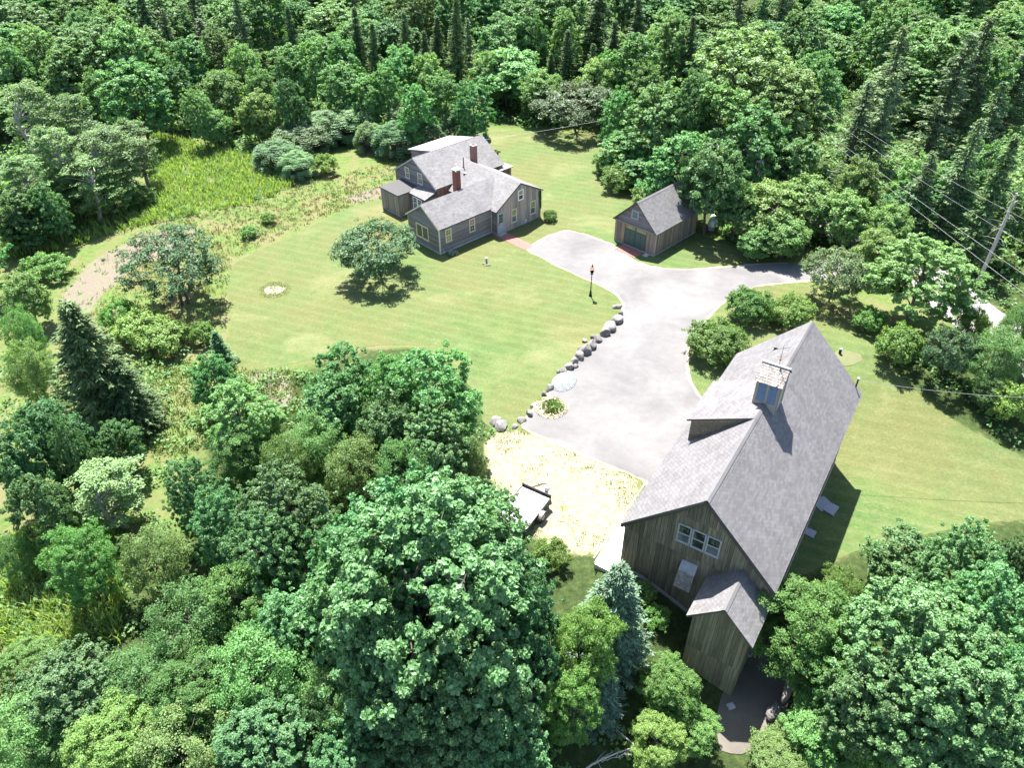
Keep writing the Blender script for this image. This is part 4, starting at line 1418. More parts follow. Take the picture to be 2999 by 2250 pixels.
    for sgn in (-1, 1):
        ex_ = cm + sgn * .92
        e0, e1, r1, r0 = (ex_, -cy - .12, 9.72), (ex_, cy + .12, 9.72), (cm, cy + .12, 10.50), (cm, -cy - .12, 10.50)
        _, n = slab(cu, "cupola_roof", e0, e1, r1, r0, .05, M_RAKE)
        e0, e1, r0 = (Vector(q) + n * .002 for q in (e0, e1, r0))
        es = (r0 - e0)
        Ls = es.length
        es.normalize()
        rng = random.Random(50 + sgn)
        for r in range(7):
            s = -rng.uniform(0, .1)
            while s < 1.54:
                wd = rng.uniform(.12, .22)
                a, b = max(0, s), min(1.56, s + wd - .012)
                s += wd
                if b - a < .03:
                    continue
                z0 = r * .165 - rng.uniform(0, .025)
                z1 = min(Ls, r * .165 + .19)
                ey = Vector((0, 1, 0))
                q = [e0 + ey * a + es * z0, e0 + ey * b + es * z0, e0 + ey * b + es * z1, e0 + ey * a + es * z1]
                hb = rng.uniform(.018, .032)
                V = q + [q[0] + n * hb, q[1] + n * hb, q[2] + n * .008, q[3] + n * .008]
                Fc = [(3, 2, 1, 0), (4, 5, 6, 7), (0, 1, 5, 4), (1, 2, 6, 5), (2, 3, 7, 6), (3, 0, 4, 7)]
                MB().add(V, Fc if sgn < 0 else [f[::-1] for f in Fc]).build("shake", M_SHAKE, cu)
    cf = Face((cx0, cy, 0), (0, -1, 0), (-1, 0, 0))
    tr = MB()
    for a, b in ((0, .12), (.60, .72), (1.20, 1.32)):
        cf.box(tr, a, b, .0, .05, 7.5, 9.76)
    cf.box(tr, .12, .60, .0, .045, 7.5, 8.32)
    cf.box(tr, .72, 1.20, .0, .045, 7.5, 8.32)
    tr.build("louvre_frame", M_GREYV, cu)
    for k in range(2):
        for i in range(13):
            z = 8.35 + i * .108
            a, b = .13 + k * .60, .59 + k * .60
            q = [cf.p(a, .045, z), cf.p(b, .045, z), cf.p(b, -.01, z + .09), cf.p(a, -.01, z + .09)]
            MB().prism(q, (-.004, 0, .012)).build("slat", M_LOUVER, cu)
    for sgn in (-1, 1):
        sf = Face((cx0 if sgn < 0 else cx1, sgn * cy, 0), (1 if sgn < 0 else -1, 0, 0), (0, sgn, 0))
        for q0 in (0, 1.35):
            sf.box(MB(), q0, q0 + .10, .0, .04, 7.6, 9.76).build("corner_board", M_GREYV, cu)
    rc = MB().box(cm - .07, cm + .07, -cy - .14, cy + .14, 10.475, 10.56).build("cupola_ridge", M_GREYTRIM, cu)
    # weather vane
    v = MB()
    v.tube([(cm, -.12, 10.5), (cm, -.12, 11.95)], [.014, .010], 6)
    for a in (0, math.pi / 2):
        c, s = math.cos(a + .5) * .24, math.sin(a + .5) * .24
        v.tube([(cm - c, -.12 - s, 11.15), (cm + c, -.12 + s, 11.15)], .009, 5)
    v.tube([(cm - .30, -.12 + .34, 11.72), (cm + .26, -.12 - .30, 11.72)], .010, 5)
    vane = v.build("weather_vane", M_BLACK, cu)
    MB().tube([(cm, -.12, 10.82), (cm, -.12, 10.87), (cm, -.12, 10.92), (cm, -.12, 10.97), (cm, -.12, 11.01)], [.01, .05, .06, .05, .01], 8).build("ball", M_COPPER, vane)
    MB().prism([(cm - .42, -.12 + .47, 11.62), (cm - .22, -.12 + .25, 11.70), (cm - .22, -.12 + .25, 11.76), (cm - .42, -.12 + .47, 11.86), (cm - .36, -.12 + .40, 11.74)], (.012, .01, 0)).build("tail", M_BLACK, vane)
    # service mast on the far eave
    m = MB().tube([(18.75, -3.82, 4.3), (18.75, -3.82, 5.15)], .05, 8)
    ms = m.build("service_mast", M_BLACK, t)
    MB().tube([(18.75, -3.82, 5.12), (18.75, -3.82, 5.2), (18.75, -3.82, 5.24)], [.07, .08, .03], 8).build("mast_cap", M_WHITE, ms)
    # annex against the front gable
    a0, a1, yb0, yc, yb1, ez, rz_ = -2.64, .26, -.82, -2.56, -4.30, 2.56, 4.35
    s2 = (rz_ - ez) / (yb0 - yc)
    yl, yr = yb0 - .30, yb1 + .28
    ax = MB().prism([(a0 + .14, yl, -3.6), (a0 + .14, yl, ez + .16), (a0 + .14, yc, rz_ - .14), (a0 + .14, yr, ez + .14), (a0 + .14, yr, -3.6)], (a1 - a0 - .14, 0, 0)).build("annex", M_CORE, t)
    af = Face((a0 + .135, yl, 0), (0, -1, 0), (-1, 0, 0))
    wd = yl - yr
    ztp = lambda s: rz_ - abs((yl - s) - yc) * s2 - .15
    zlo = lambda s: gr(a0, yl - s) + .05
    upright_boards(af, ax, M_ANNEXWALL, wd, zlo, lambda s: min(.16, ztp(s)), .21, .024, 7)
    upright_boards(af, ax, M_ANNEXWALL, wd, lambda s: .13, ztp, .21, .024, 8, .02)
    asd = Face((a0 + .14, yr, 0), (1, 0, 0), (0, -1, 0))
    upright_boards(asd, ax, M_ANNEXWALL, 2.5, lambda s: -2.3, lambda s: ez + .1, .24, .022, 9)
    asd = Face((a1, yl, 0), (-1, 0, 0), (0, 1, 0))
    upright_boards(asd, ax, M_BARNWALL, 2.7, lambda s: -2.2, lambda s: ez + .1, .24, .022, 10)
    for ye in (yb0, yb1):
        _, n = slab(ax, "annex_roof", (a0, ye, ez), (a1 + .02, ye, ez), (a1 + .02, yc, rz_), (a0, yc, rz_), .10, M_RAKE)
        shingle_field(ax, Vector((a0, ye, ez)) + n * .002, Vector((a1, ye, ez)) + n * .002, Vector((a0, yc, rz_)) + n * .002, M_HOUSEROOF, .145, .28, 48 + int(ye))
    ridge_cap(ax, (a0, yc, rz_), (a1, yc, rz_), M_HOUSEROOF)
    # window well on the lawn side
    MB().box(2.6, 3.9, -4.34, -4.2, -1.1, -.9).build("sill_board", M_WHITE, t)
    return t


build_barn()


# ------------------------------------------------------------------ the garage
def build_garage():
    t = thing("garage", "small brown board garage with green double doors and brick apron", "garage", (GARAGE[0], GARAGE[1], 0), GARAGE[2])
    L, w, he, hr, ww = 7.584, 2.644, 2.48, 5.012, 2.44
    sl = (hr - he) / w
    MB().prism([(.3, ww, -.3), (.3, ww, hr - ww * sl - .12), (.3, 0, hr - .13), (.3, -ww, hr - ww * sl - .12), (.3, -ww, -.3)], (L - .5, 0, 0)).build("wall", M_CORE, t)
    MB().box(.27, L - .17, -ww - .03, ww + .03, -.4, .12).build("foundation", M_FOUND, t)
    f = Face((.295, ww, 0), (0, -1, 0), (-1, 0, 0))
    fw = sheath(f, [(0, .1), (2 * ww, .1), (2 * ww, 2.5), (ww, hr - .2), (0, 2.5)], t, "front_wall")
    d0, d1 = ww - 1.25, ww + 1.40
    for a, b, sd in ((0, d0, 1), (d1, 2 * ww, 2)):
        ff = Face(f.p(a, 0, 0), (0, -1, 0), (-1, 0, 0))
        upright_boards(ff, fw, M_GARV, b - a, lambda s: .12, lambda s: 2.36, .2, .025, 60 + sd)
    clapboards(f, fw, M_CLAPY, 2.42, 4.75, lambda z: max(0, ww - (hr - .16 - z) / sl), lambda z: min(2 * ww, ww + (hr - .16 - z) / sl), .15, .022, .03)
    b = MB()
    f.box(b, -.12, 2 * ww + .12, .0, .14, 2.33, 2.46)
    b.build("lintel_beam", M_GREYV, t)
    # doors: two leaves of two panels
    jm = MB()
    f.box(jm, d0 - .12, d0, .0, .09, .1, 2.33)
    f.box(jm, d1, d1 + .06, .0, .06, .1, 2.33)
    jm.build("door_jamb", M_CEDAR, t)
    for k in range(2):
        s0, s1 = d0 + .02 + k * 1.32, d0 + .02 + k * 1.32 + 1.27
        dm = MB()
        f.box(dm, s0, s1, .0, .02, .12, 2.30)
        d = dm.build("door", M_GREEN, t)
        for j in range(2):
            p = MB()
            f.box(p, s0 + .03 + j * .625, s0 + .60 + j * .625, .02, .045, .16, 1.80)
            p.build("panel", M_GREEN, d)
        tr = MB()
        f.box(tr, s0 + .03, s1 - .03, .02, .03, 1.88, 2.27)
        tr.build("transom", M_GREEN, d)
        for j in range(6):
            p = MB()
            x = s0 + .05 + j * .198
            f.box(p, x, x + .17, .03, .036, 1.91, 2.24)
            p.build("pane", M_GLASSC, d)
    window(Face(f.p(0, .045, 0), (0, -1, 0), (-1, 0, 0)), t, ww - .52, ww + .18, 3.20, 3.92, M_GREYTRIM, (M_GLASSG,), 1, 1, 1, .07)
    for sgn in (1, -1):
        if sgn < 0:
            sd = Face((.3, -ww, 0), (1, 0, 0), (0, -1, 0))
        else:
            sd = Face((L - .2, ww, 0), (-1, 0, 0), (0, 1, 0))
        s = sheath(sd, [(0, .1), (L - .5, .1), (L - .5, 2.5), (0, 2.5)], t, "side_wall")
        upright_boards(sd, s, M_GARV, L - .5, lambda q: .12, lambda q: 2.50, .2, .025, 64 + sgn)
        c = MB()
        sd.box(c, -.03 if sgn < 0 else L - .57, .09 if sgn < 0 else L - .47, .0, .045, .12, 2.46)
        c.build("corner_board", M_GREYV, t)
        e0, e1, r1, r0 = (0, sgn * w, he), (L, sgn * w, he), (L, 0, hr), (0, 0, hr)
        rf, n = slab(t, "roof", e0, e1, r1, r0, .10, M_RAKE)
        shingle_field(rf, Vector(e0) + n * .002, Vector(e1) + n * .002, Vector(r0) + n * .002, M_GARROOF, .14, .30, 66 + sgn)
    ridge_cap(t, (0, 0, hr), (L, 0, hr), M_GARROOF)


build_garage()


def pavers(root, x0, x1, y0, y1, skew=0.0, bw=.20, bh=.10, z=.045, seed=0):
    """brick paving laid in running bond; the bricks are smaller than a pixel or two, so they share one mesh"""
    rng = np.random.default_rng(seed)
    V, Q = [], []
    r = 0
    y = y0
    base = np.array([[0, 0, 0], [1, 0, 0], [1, 1, 0], [0, 1, 0], [0, 0, 1], [1, 0, 1], [1, 1, 1], [0, 1, 1]], float)
    F = np.array([[4, 5, 6, 7], [0, 1, 5, 4], [1, 2, 6, 5], [2, 3, 7, 6], [3, 0, 4, 7]])
    while y < y1:
        x = x0 - (bw / 2 if r % 2 else 0)
        while x < x1:
            a, b = max(x, x0) + .005, min(x + bw, x1) - .005
            if b - a > .03:
                h = z + rng.normal(0, .003)
                q = base * np.array([b - a, bh - .01, h]) + np.array([a, y, 0])
                q[:, 0] += skew * (q[:, 1] - y0)
                Q.append(F + len(V) * 8)
                V.append(q)
            x += bw
        y += bh
        r += 1
    o = obj("bricks", big_mesh("bricks", np.concatenate(V), np.concatenate(Q), M_PAVER), root)
    o["kind"] = "stuff"
    return o


# ------------------------------------------------------------------ the house
def chimney(parent, x, y, z0, z1, wx, wy, mat, cap):
    c = MB().box(x - wx / 2 + .01, x + wx / 2 - .01, y - wy / 2 + .01, y + wy / 2 - .01, z0, z1).build("chimney", M_MORTAR, parent)
    V, Q = [], []
    base = np.array([[0, 0, 0], [1, 0, 0], [1, 1, 0], [0, 1, 0], [0, 0, 1], [1, 0, 1], [1, 1, 1], [0, 1, 1]], float)
    F = np.array([[3, 2, 1, 0], [4, 5, 6, 7], [0, 1, 5, 4], [1, 2, 6, 5], [2, 3, 7, 6], [3, 0, 4, 7]])
    z, r = z0, 0
    while z < z1 - .03:
        for (ax, lo, hi, o0, o1) in (('x', x - wx / 2, x + wx / 2, y - wy / 2, -1), ('x', x - wx / 2, x + wx / 2, y + wy / 2, 1), ('y', y - wy / 2, y + wy / 2, x - wx / 2, -1), ('y', y - wy / 2, y + wy / 2, x + wx / 2, 1)):
            s = lo - (.1 if r % 2 else 0)
            while s < hi:
                a, b = max(s, lo) + .004, min(s + .2, hi) - .004
                if b - a > .02:
                    t0, t1 = (o0 - .012, o0 + .012)
                    q = base * np.array([b - a, t1 - t0, .06]) + np.array([a, t0, z]) if ax == 'x' else base * np.array([t1 - t0, b - a, .06]) + np.array([t0, a, z])
                    Q.append(F + len(V) * 8)
                    V.append(q)
                s += .2
        z += .067
        r += 1
    b = obj("bricks", big_mesh("bricks", np.concatenate(V), np.concatenate(Q), mat), c)
    b["kind"] = "stuff"
    if cap == 'slab':
        k = MB()
        for sx in (-1, 1):
            for sy in (-1, 1):
                k.box(x + sx * (wx / 2 - .07) - .06, x + sx * (wx / 2 - .07) + .06, y + sy * (wy / 2 - .07) - .06, y + sy * (wy / 2 - .07) + .06, z1 - .02, z1 + .16)
        k.box(x - wx / 2 - .05, x + wx / 2 + .05, y - wy / 2 - .05, y + wy / 2 + .05, z1 + .16, z1 + .23)
        k.build("cap", M_WHITE, c)
    else:
        k = MB()
        k.box(x - wx / 2 - .03, x + wx / 2 + .03, y - wy / 2 - .03, y + wy / 2 + .03, z1 - .02, z1 + .06)
        k.build("cap", M_FOUND, c)
        MB().box(x - .14, x + .14, y - .14, y + .14, z1 + .06, z1 + .16).build("flue", M_BRICKA, c)
    MB().box(x - wx / 2 - .06, x + wx / 2 + .06, y - wy / 2 - .06, y + wy / 2 + .06, z0, z0 + .32).build("flashing", M_FOUND, c)
    return c


def build_house():
    t = thing("house", "grey shingled farmhouse with two brick chimneys and crossing gable wings", "house", (HOUSE[0], HOUSE[1], 0), HOUSE[2])

    def roof(part, e0, e1, r1, r0, mat, seed, thick=.11, keep=None):
        rf, n = slab(t, part, e0, e1, r1, r0, thick, M_RAKE)
        shingle_field(rf, Vector(e0) + n * .002, Vector(e1) + n * .002, Vector(r0) + n * .002, mat, .15, .30, seed, keep)
        return rf
    # wing A: long low wing, ridge along x
    ww, sA = 2.44, (4.53 - 2.752) / 2.641
    gA = lambda y: 4.53 - abs(y) * sA
    wa = MB().prism([(.15, ww, -.3), (.15, ww, gA(ww) - .12), (.15, 0, 4.40), (.15, -ww, gA(ww) - .12), (.15, -ww, -.3)], (8.5, 0, 0)).build("wing_wall", M_CORE, t)
    MB().box(.12, 6.95, -ww - .035, ww + .035, -.4, .22).build("foundation", M_FOUND, t)
    f = Face((.145, ww, 0), (0, -1, 0), (-1, 0, 0))
    clapboards(f, wa, M_CLAPY, .20, 4.32, lambda z: max(0, ww - (4.38 - z) / sA), lambda z: min(2 * ww, ww + (4.38 - z) / sA), .135)
    window(Face(f.p(0, .02, 0), (0, -1, 0), (-1, 0, 0)), t, ww - 1.05, ww - .185, .92, 2.20, M_CREAM, (M_GLASS,), 1, 1, 1, .10)
    window(Face(f.p(0, .018, 0), (0, -1, 0), (-1, 0, 0)), t, ww - .115, ww + .70, .92, 2.20, M_CREAM, (M_GLASS,), 1, 1, 1, .10)
    f = Face((.15, -ww, 0), (1, 0, 0), (0, -1, 0))
    clapboards(f, wa, M_CLAP, .20, 2.70, lambda z: 0, lambda z: 6.75, .135)
    fo = Face(f.p(0, .022, 0), (1, 0, 0), (0, -1, 0))
    window(fo, t, .80, 1.42, 1.12, 2.38, M_CREAM, (M_GLASSC, M_GLASSC), 2, 2, 2, .075)
    window(fo, t, 3.86, 4.46, 1.12, 2.42, M_CREAM, (M_GLASS, M_GLASSR), 2, 2, 2, .075)
    f = Face((8.5, ww, 0), (-1, 0, 0), (0, 1, 0))
    clapboards(f, wa, M_CLAP, .20, 2.70, lambda z: 0, lambda z: 8.3, .135)
    for x, y, sx, sy in ((.15, -ww, -1, -1), (.15, ww, -1, 1)):
        MB().box(x - .035, x + .07, min(y, y + sy * .04) if sy > 0 else y - .04, y + .04 if sy > 0 else y + .07, .1, gA(ww) - .1).build("corner_board", M_CREAM, t)
    for sgn in (1, -1):
        roof("wing_roof", (0, sgn * 2.641, 2.752), (9.4, sgn * 2.641, 2.752), (9.4, 0, 4.53), (0, 0, 4.53), M_HOUSEROOF, 70 + sgn)
        MB().prism([(-.02, sgn * 2.66, 2.72), (-.02, sgn * .02, 4.50), (-.02, sgn * .02, 4.34), (-.02, sgn * 2.66, 2.56)], (.05, 0, 0)).build("rake_board", M_CREAM, t)
    ridge_cap(t, (0, 0, 4.53), (9.3, 0, 4.53), M_HOUSEROOF)
    # wing B: cross gable facing the drive, ridge along y
    xb0, xr, xb1, yf = 6.92, 10.08, 13.16, -3.30
    sl, sr = (4.77 - 2.65) / (10.08 - 6.67), (4.77 - 3.05) / (13.40 - 10.08)
    gB = lambda x: 4.77 - (xr - x) * sl if x < xr else 4.77 - (x - xr) * sr
    wb = MB().prism([(xb0, yf + .005, -.3), (xb1, yf + .005, -.3), (xb1, yf + .005, gB(xb1) - .12), (xr, yf + .005, 4.63), (xb0, yf + .005, gB(xb0) - .12)], (0, 9.0, 0)).build("cross_wing_wall", M_CORE, t)
    MB().box(xb0 - .01, xb1 + .03, yf - .02, 5.0, -.4, .14).build("foundation", M_FOUND, t)
    f = Face((xb0, yf, 0), (1, 0, 0), (0, -1, 0))
    upright_boards(f, wb, M_GREYV, xb1 - xb0, lambda s: .12, lambda s: gB(xb0 + s) - .13, .19, .026, 71)
    fo = Face(f.p(0, .03, 0), (1, 0, 0), (0, -1, 0))
    window(fo, t, 9.90 - xb0, 10.50 - xb0, 2.95, 3.92, M_WHITE, (M_GLASS, M_GLASSC), 1, 1, 2, .075)
    window(fo, t, 8.94 - xb0, 9.55 - xb0, .78, 2.14, M_CREAM, (M_GLASSB, M_GLASSC), 1, 1, 2, .06)
    window(fo, t, 11.64 - xb0, 12.26 - xb0, .82, 2.16, M_CREAM, (M_GLASSB, M_GLASSC), 1, 1, 2, .06)
    dm = MB()
    fo.box(dm, .10, .88, .0, .03, .16, 2.32)
    d = dm.build("door", M_BLUEDOOR, t)
    fr = MB()
    fo.box(fr, .0, .09, .0, .06, .1, 2.42)
    fo.box(fr, .89, .99, .0, .06, .1, 2.42)
    fo.box(fr, .09, .89, .0, .06, 2.33, 2.42)
    fr.build("door_frame", M_BLUEDOOR, d)
    for c in range(3):
        for r in range(3):
            p = MB()
            fo.box(p, .22 + c * .18, .38 + c * .18, .03, .036, 1.28 + r * .32, 1.56 + r * .32)
            p.build("pane", M_GLASS, d)
    p = MB()
    fo.box(p, .24, .74, .03, .042, .30, 1.10)
    p.build("panel", M_BLUEDOOR, d)
    p = MB()
    fo.box(p, .15, .19, .03, .10, 1.12, 1.26)
    p.build("handle", M_BLACK, d)
    MB().box(xb0 + .02, xb0 + 1.0, yf - .42, yf - .03, 0, .12).build("door_step", M_FOUND, t)
    f = Face((xb0, 5.5, 0), (0, -1, 0), (-1, 0, 0))
    clapboards(f, wb, M_CLAPY, .14, 2.62, lambda z: 0, lambda z: 8.78, .135)
    MB().box(xb0 - .05, xb0 + .03, -ww - .09, -ww + .0, .1, 2.62).build("corner_board", M_CREAM, t)
    roof("cross_wing_roof", (6.67, yf - .16, 2.65), (6.67, 6.8, 2.65), (xr, 6.8, 4.77), (xr, yf - .16, 4.77), M_HOUSEROOF, 73)
    roof("cross_wing_roof", (13.40, yf - .16, 3.05), (13.40, 6.8, 3.05), (xr, 6.8, 4.77), (xr, yf - .16, 4.77), M_HOUSEROOF, 74)
    ridge_cap(t, (xr, yf - .16, 4.77), (xr, 6.5, 4.77), M_HOUSEROOF)
    # main block C, ridge along x
    x0, x1, yr, wC, zr, ze = 5.15, 14.92, 7.88, 3.74, 5.52, 3.17
    sC = (zr - ze) / wC
    wc = wC - .18
    gC = lambda y: zr - abs(y - yr) * sC
    mc = MB().prism([(x0 + .15, yr + wc, -.3), (x0 + .15, yr + wc, gC(yr + wc) - .12), (x0 + .15, yr, zr - .13), (x0 + .15, yr - wc, gC(yr + wc) - .12), (x0 + .15, yr - wc, -.3)], (x1 - x0 - .3, 0, 0)).build("main_wall", M_CORE, t)
    f = Face((x0 + .145, yr + wc, 0), (0, -1, 0), (-1, 0, 0))
    clapboards(f, mc, M_CLAPY, .15, 5.30, lambda z: max(0, wc - (zr - .14 - z) / sC), lambda z: min(2 * wc, wc + (zr - .14 - z) / sC), .135)
    fo = Face(f.p(0, .02, 0), (0, -1, 0), (-1, 0, 0))
    yy = yr + wc
    window(fo, t, yy - 9.46, yy - 8.86, 2.92, 4.02, M_CREAM, (M_GLASS, M_GLASSB), 3, 2, 2, .075)
    window(fo, t, yy - 7.26, yy - 6.60, 2.92, 4.02, M_CREAM, (M_GLASS, M_GLASSB), 3, 2, 2, .075)
    f = Face((x0 + .2, yr - wc, 0), (1, 0, 0), (0, -1, 0))
    upright_boards(f, mc, M_CEDAR, x1 - x0 - .4, lambda s: .1, lambda s: gC(yr + wc) - .14, .2, .024, 76)
    roof("main_roof", (x0, yr - wC, ze), (x1, yr - wC, ze), (x1, yr, zr), (x0, yr, zr), M_HOUSEROOF, 77)
    roof("main_roof", (x0, yr + wC, ze), (x1, yr + wC, ze), (x1, yr, zr), (x0, yr, zr), M_HOUSEROOF, 78)
    ridge_cap(t, (x0, yr, zr), (x1, yr, zr), M_HOUSEROOF)
    for sgn in (1, -1):
        MB().prism([(x0 - .02, yr + sgn * wC, ze - .03), (x0 - .02, yr + sgn * .02, zr - .03), (x0 - .02, yr + sgn * .02, zr - .20), (x0 - .02, yr + sgn * wC, ze - .20)], (.05, 0, 0)).build("rake_board", M_GREYTRIM, t)
    # flat rear dormer
    dd = MB().prism([(8.0, 11.9, 2.9), (8.0, 11.9, 4.50), (8.0, 7.95, 5.36), (8.0, 7.95, 3.2)], (5.5, 0, 0)).build("rear_dormer", M_CORE, t)
    fd = Face((7.995, 11.9, 0), (0, -1, 0), (-1, 0, 0))
    clapboards(fd, dd, M_CLAPY, 2.9, 5.3, lambda z: 0 if z < 4.45 else min(3.9, (z - 4.45) / .218), lambda z: 3.9, .14)
    slab(dd, "rear_dormer_roof", (7.75, 12.25, 4.56), (13.75, 12.25, 4.56), (13.75, 7.86, 5.56), (7.75, 7.86, 5.56), .09, M_DRYWOODROOF)
    # porch box with flat dark roof
    bx = MB().box(2.34, 5.25, 7.08, 10.22, -.2, 2.36).build("porch", M_CORE, t)
    upright_boards(Face((2.335, 10.22, 0), (0, -1, 0), (-1, 0, 0)), bx, M_PORCHV, 3.14, lambda s: .1, lambda s: 2.36, .18, .024, 80)
    upright_boards(Face((2.34, 7.08, 0), (1, 0, 0), (0, -1, 0)), bx, M_PORCHV, 2.9, lambda s: .1, lambda s: 2.36, .18, .024, 81)
    MB().box(2.22, 5.29, 6.96, 10.36, 2.365, 2.47).build("porch_roof", M_DARKROOF, bx)
    MB().box(2.30, 5.2, 7.02, 10.26, -.4, .09).build("foundation", M_FOUND, t)
    # sunroom
    sr_ = MB().prism([(3.85, 4.36, -.2), (3.85, 4.36, 2.30), (5.28, 4.36, 2.72), (5.28, 4.36, -.2)], (0, 2.71, 0)).build("sunroom", M_CORE, t)
    fs = Face((3.845, 7.07, 0), (0, -1, 0), (-1, 0, 0))
    clapboards(fs, sr_, M_CLAPY, .1, 2.28, lambda z: 0, lambda z: 2.71, .135)
    fs2 = Face(fs.p(0, .02, 0), (0, -1, 0), (-1, 0, 0))
    window(fs2, t, .62, 1.24, .85, 2.05, M_WHITE, (M_GLASS, M_GLASS), 3, 2, 2, .07)
    window(fs2, t, 1.38, 2.00, .85, 2.05, M_WHITE, (M_GLASS, M_GLASS), 3, 2, 2, .07)
    clapboards(Face((3.85, 4.355, 0), (1, 0, 0), (0, -1, 0)), sr_, M_CLAP, .1, 2.28, lambda z: 0, lambda z: 1.43, .135)
    roof("sunroom_roof", (3.68, 4.25, 2.37), (3.68, 7.06, 2.37), (5.28, 7.06, 2.83), (5.28, 4.25, 2.83), M_HOUSEROOF, 82, .09)
    # bump-out at the far end
    bo = MB().box(14.0, 15.6, 3.85, 6.2, -.2, 2.72).build("bump_out", M_CORE, t)
    upright_boards(Face((14.0, 3.845, 0), (1, 0, 0), (0, -1, 0)), bo, M_CEDAR, 1.6, lambda s: .1, lambda s: 2.72, .18, .022, 84)
    MB().box(13.9, 15.75, 3.68, 6.2, 2.725, 2.82).build("bump_out_roof", M_DRYWOODROOF, bo)
    MB().box(14.25, 14.40, 3.76, 3.82, 2.0, 2.28).build("meter_box", M_WHITE, bo)
    # chimneys, vents
    chimney(t, 5.40, .95, 3.55, 6.08, .58, .58, M_BRICKA, 'slab')
    chimney(t, 11.35, 5.20, 3.45, 5.95, .56, .56, M_BRICKB, 'flue')
    MB().tube([(9.35, 4.55, 4.15), (9.35, 4.55, 5.35)], .05, 8).build("vent_pipe", M_BLACK, t)
    MB().tube([(9.35, 4.55, 4.30), (9.35, 4.55, 4.36)], [.14, .06], 8).build("vent_collar", M_BLACK, t)
    v = MB().box(8.72, 8.98, 3.55, 3.85, 3.86, 4.06).build("roof_vent", M_GREYTRIM, t)
    MB().tube([(8.62, 3.70, 3.94), (8.72, 3.70, 3.99)], [.10, .10], 8).build("vent_mouth", M_BLACK, v)
    MB().tube([(10.9, yf - .06, .05), (10.9, yf - .06, .42), (10.9, yf - .16, .50), (10.9, yf - .24, .42)], .04, 8).build("gas_pipe", M_WHITE, t)
    MB().tube([(.55, -ww - .08, .05), (.55, -ww - .08, .35)], .035, 6).build("gas_pipe", M_WHITE, t)
    # ivy climbing the far corner of the cross gable
    rng = np.random.default_rng(91)
    n = 520
    z = rng.random(n) ** .7 * 2.0 + 1.0
    C = np.stack([xb1 - .05 - np.abs(rng.normal(0, .10, n)) * (z / 2), np.full(n, yf - .06) - np.abs(rng.normal(0, .05, n)), z], 1)
    V, Q = leaf_quads(C, unit(np.array([.1, -1, .4]) + rng.normal(0, .4, (n, 3))), .13, .11, rng)
    iv = obj("ivy", big_mesh("ivy", V, Q, LM['D']), t)
    iv["kind"] = "stuff"


build_house()


def in_house(a, b):
    c, s = math.cos(HOUSE[2]), math.sin(HOUSE[2])
    return HOUSE[0] + a * c - b * s, HOUSE[1] + a * s + b * c


wk = thing("brick_walk", "narrow red brick walk from the house door to the driveway", "path", (*in_house(0, 0), 0), HOUSE[2])
wk["kind"] = "structure"
pavers(wk, 6.72, 8.02, -7.45, -3.72, 0, .2, .1, .045, 1)
pavers(wk, 6.60, 6.90, -3.7, -2.5, 0, .2, .1, .045, 3)
ap = thing("brick_apron", "square red brick apron before the green garage doors", "paving", (GARAGE[0], GARAGE[1], 0), GARAGE[2])
ap["kind"] = "structure"
pavers(ap, -1.25, .22, -1.30, 1.18, 0, .2, .1, .05, 2)
tag(MB().box(-.35, .20, -2.02, -1.50, 0, .07).build("concrete_pad", M_FOUND, None, loc=(GARAGE[0], GARAGE[1], 0), rot=(0, 0, GARAGE[2])), "small square concrete pad beside the garage brick apron", "slab")

# ------------------------------------------------------------------ boulders
M_STONE = None


def stone_mat():
    m, nt, b = new_mat("granite boulder")
    co = objc(nt)
    oi = N(nt, "ShaderNodeObjectInfo")
    n1, n2 = noise(nt, co, 2.2, 6, .65), noise(nt, co, 16, 4, .7)
    c = ramp(nt, n1, [(.3, (.090, .084, .080)), (.52, (.165, .156, .148)), (.75, (.25, .236, .222))])
    c = mixc(nt, .35, c, n2, 'OVERLAY')
    tn = N(nt, "ShaderNodeMapRange")
    tn.inputs[3].default_value, tn.inputs[4].default_value = .72, 1.2
    nt.links.new(oi.outputs["Random"], tn.inputs[0])
    nt.links.new(mixc(nt, 1.0, c, tn.outputs[0], 'MULTIPLY'), b.inputs["Base Color"])
    b.inputs["Roughness"].default_value = .9
    bump(nt, b, n1, .6, .06)
    return m


M_STONE = stone_mat()


def rock_mesh(seed, sx, sy, sz, sub=3):
    import bmesh
    bm = bmesh.new()
    bmesh.ops.create_icosphere(bm, subdivisions=sub, radius=1.0)
    rng = np.random.default_rng(seed)
    pl = unit(rng.normal(size=(11, 3)))
    lim = rng.uniform(.50, .84, 11)
    k = rng.normal(size=(5, 3)) * 1.8
    ph = rng.uniform(0, 6, 5)
    for v in bm.verts:
        p = np.array(v.co)
        for n_, l in zip(pl, lim):
            d = p @ n_
            if d > l:
                p = p - n_ * (d - l) * .85
        p = p * (1 + .05 * np.sin(k @ p + ph).sum() / 2)
        v.co = (p[0] * sx, p[1] * sy, p[2] * sz)
    me = bpy.data.meshes.new("boulder")
    bm.to_mesh(me)
    bm.free()
    me.polygons.foreach_set("use_smooth", [False] * len(me.polygons))
    me.materials.append(M_STONE)
    return me


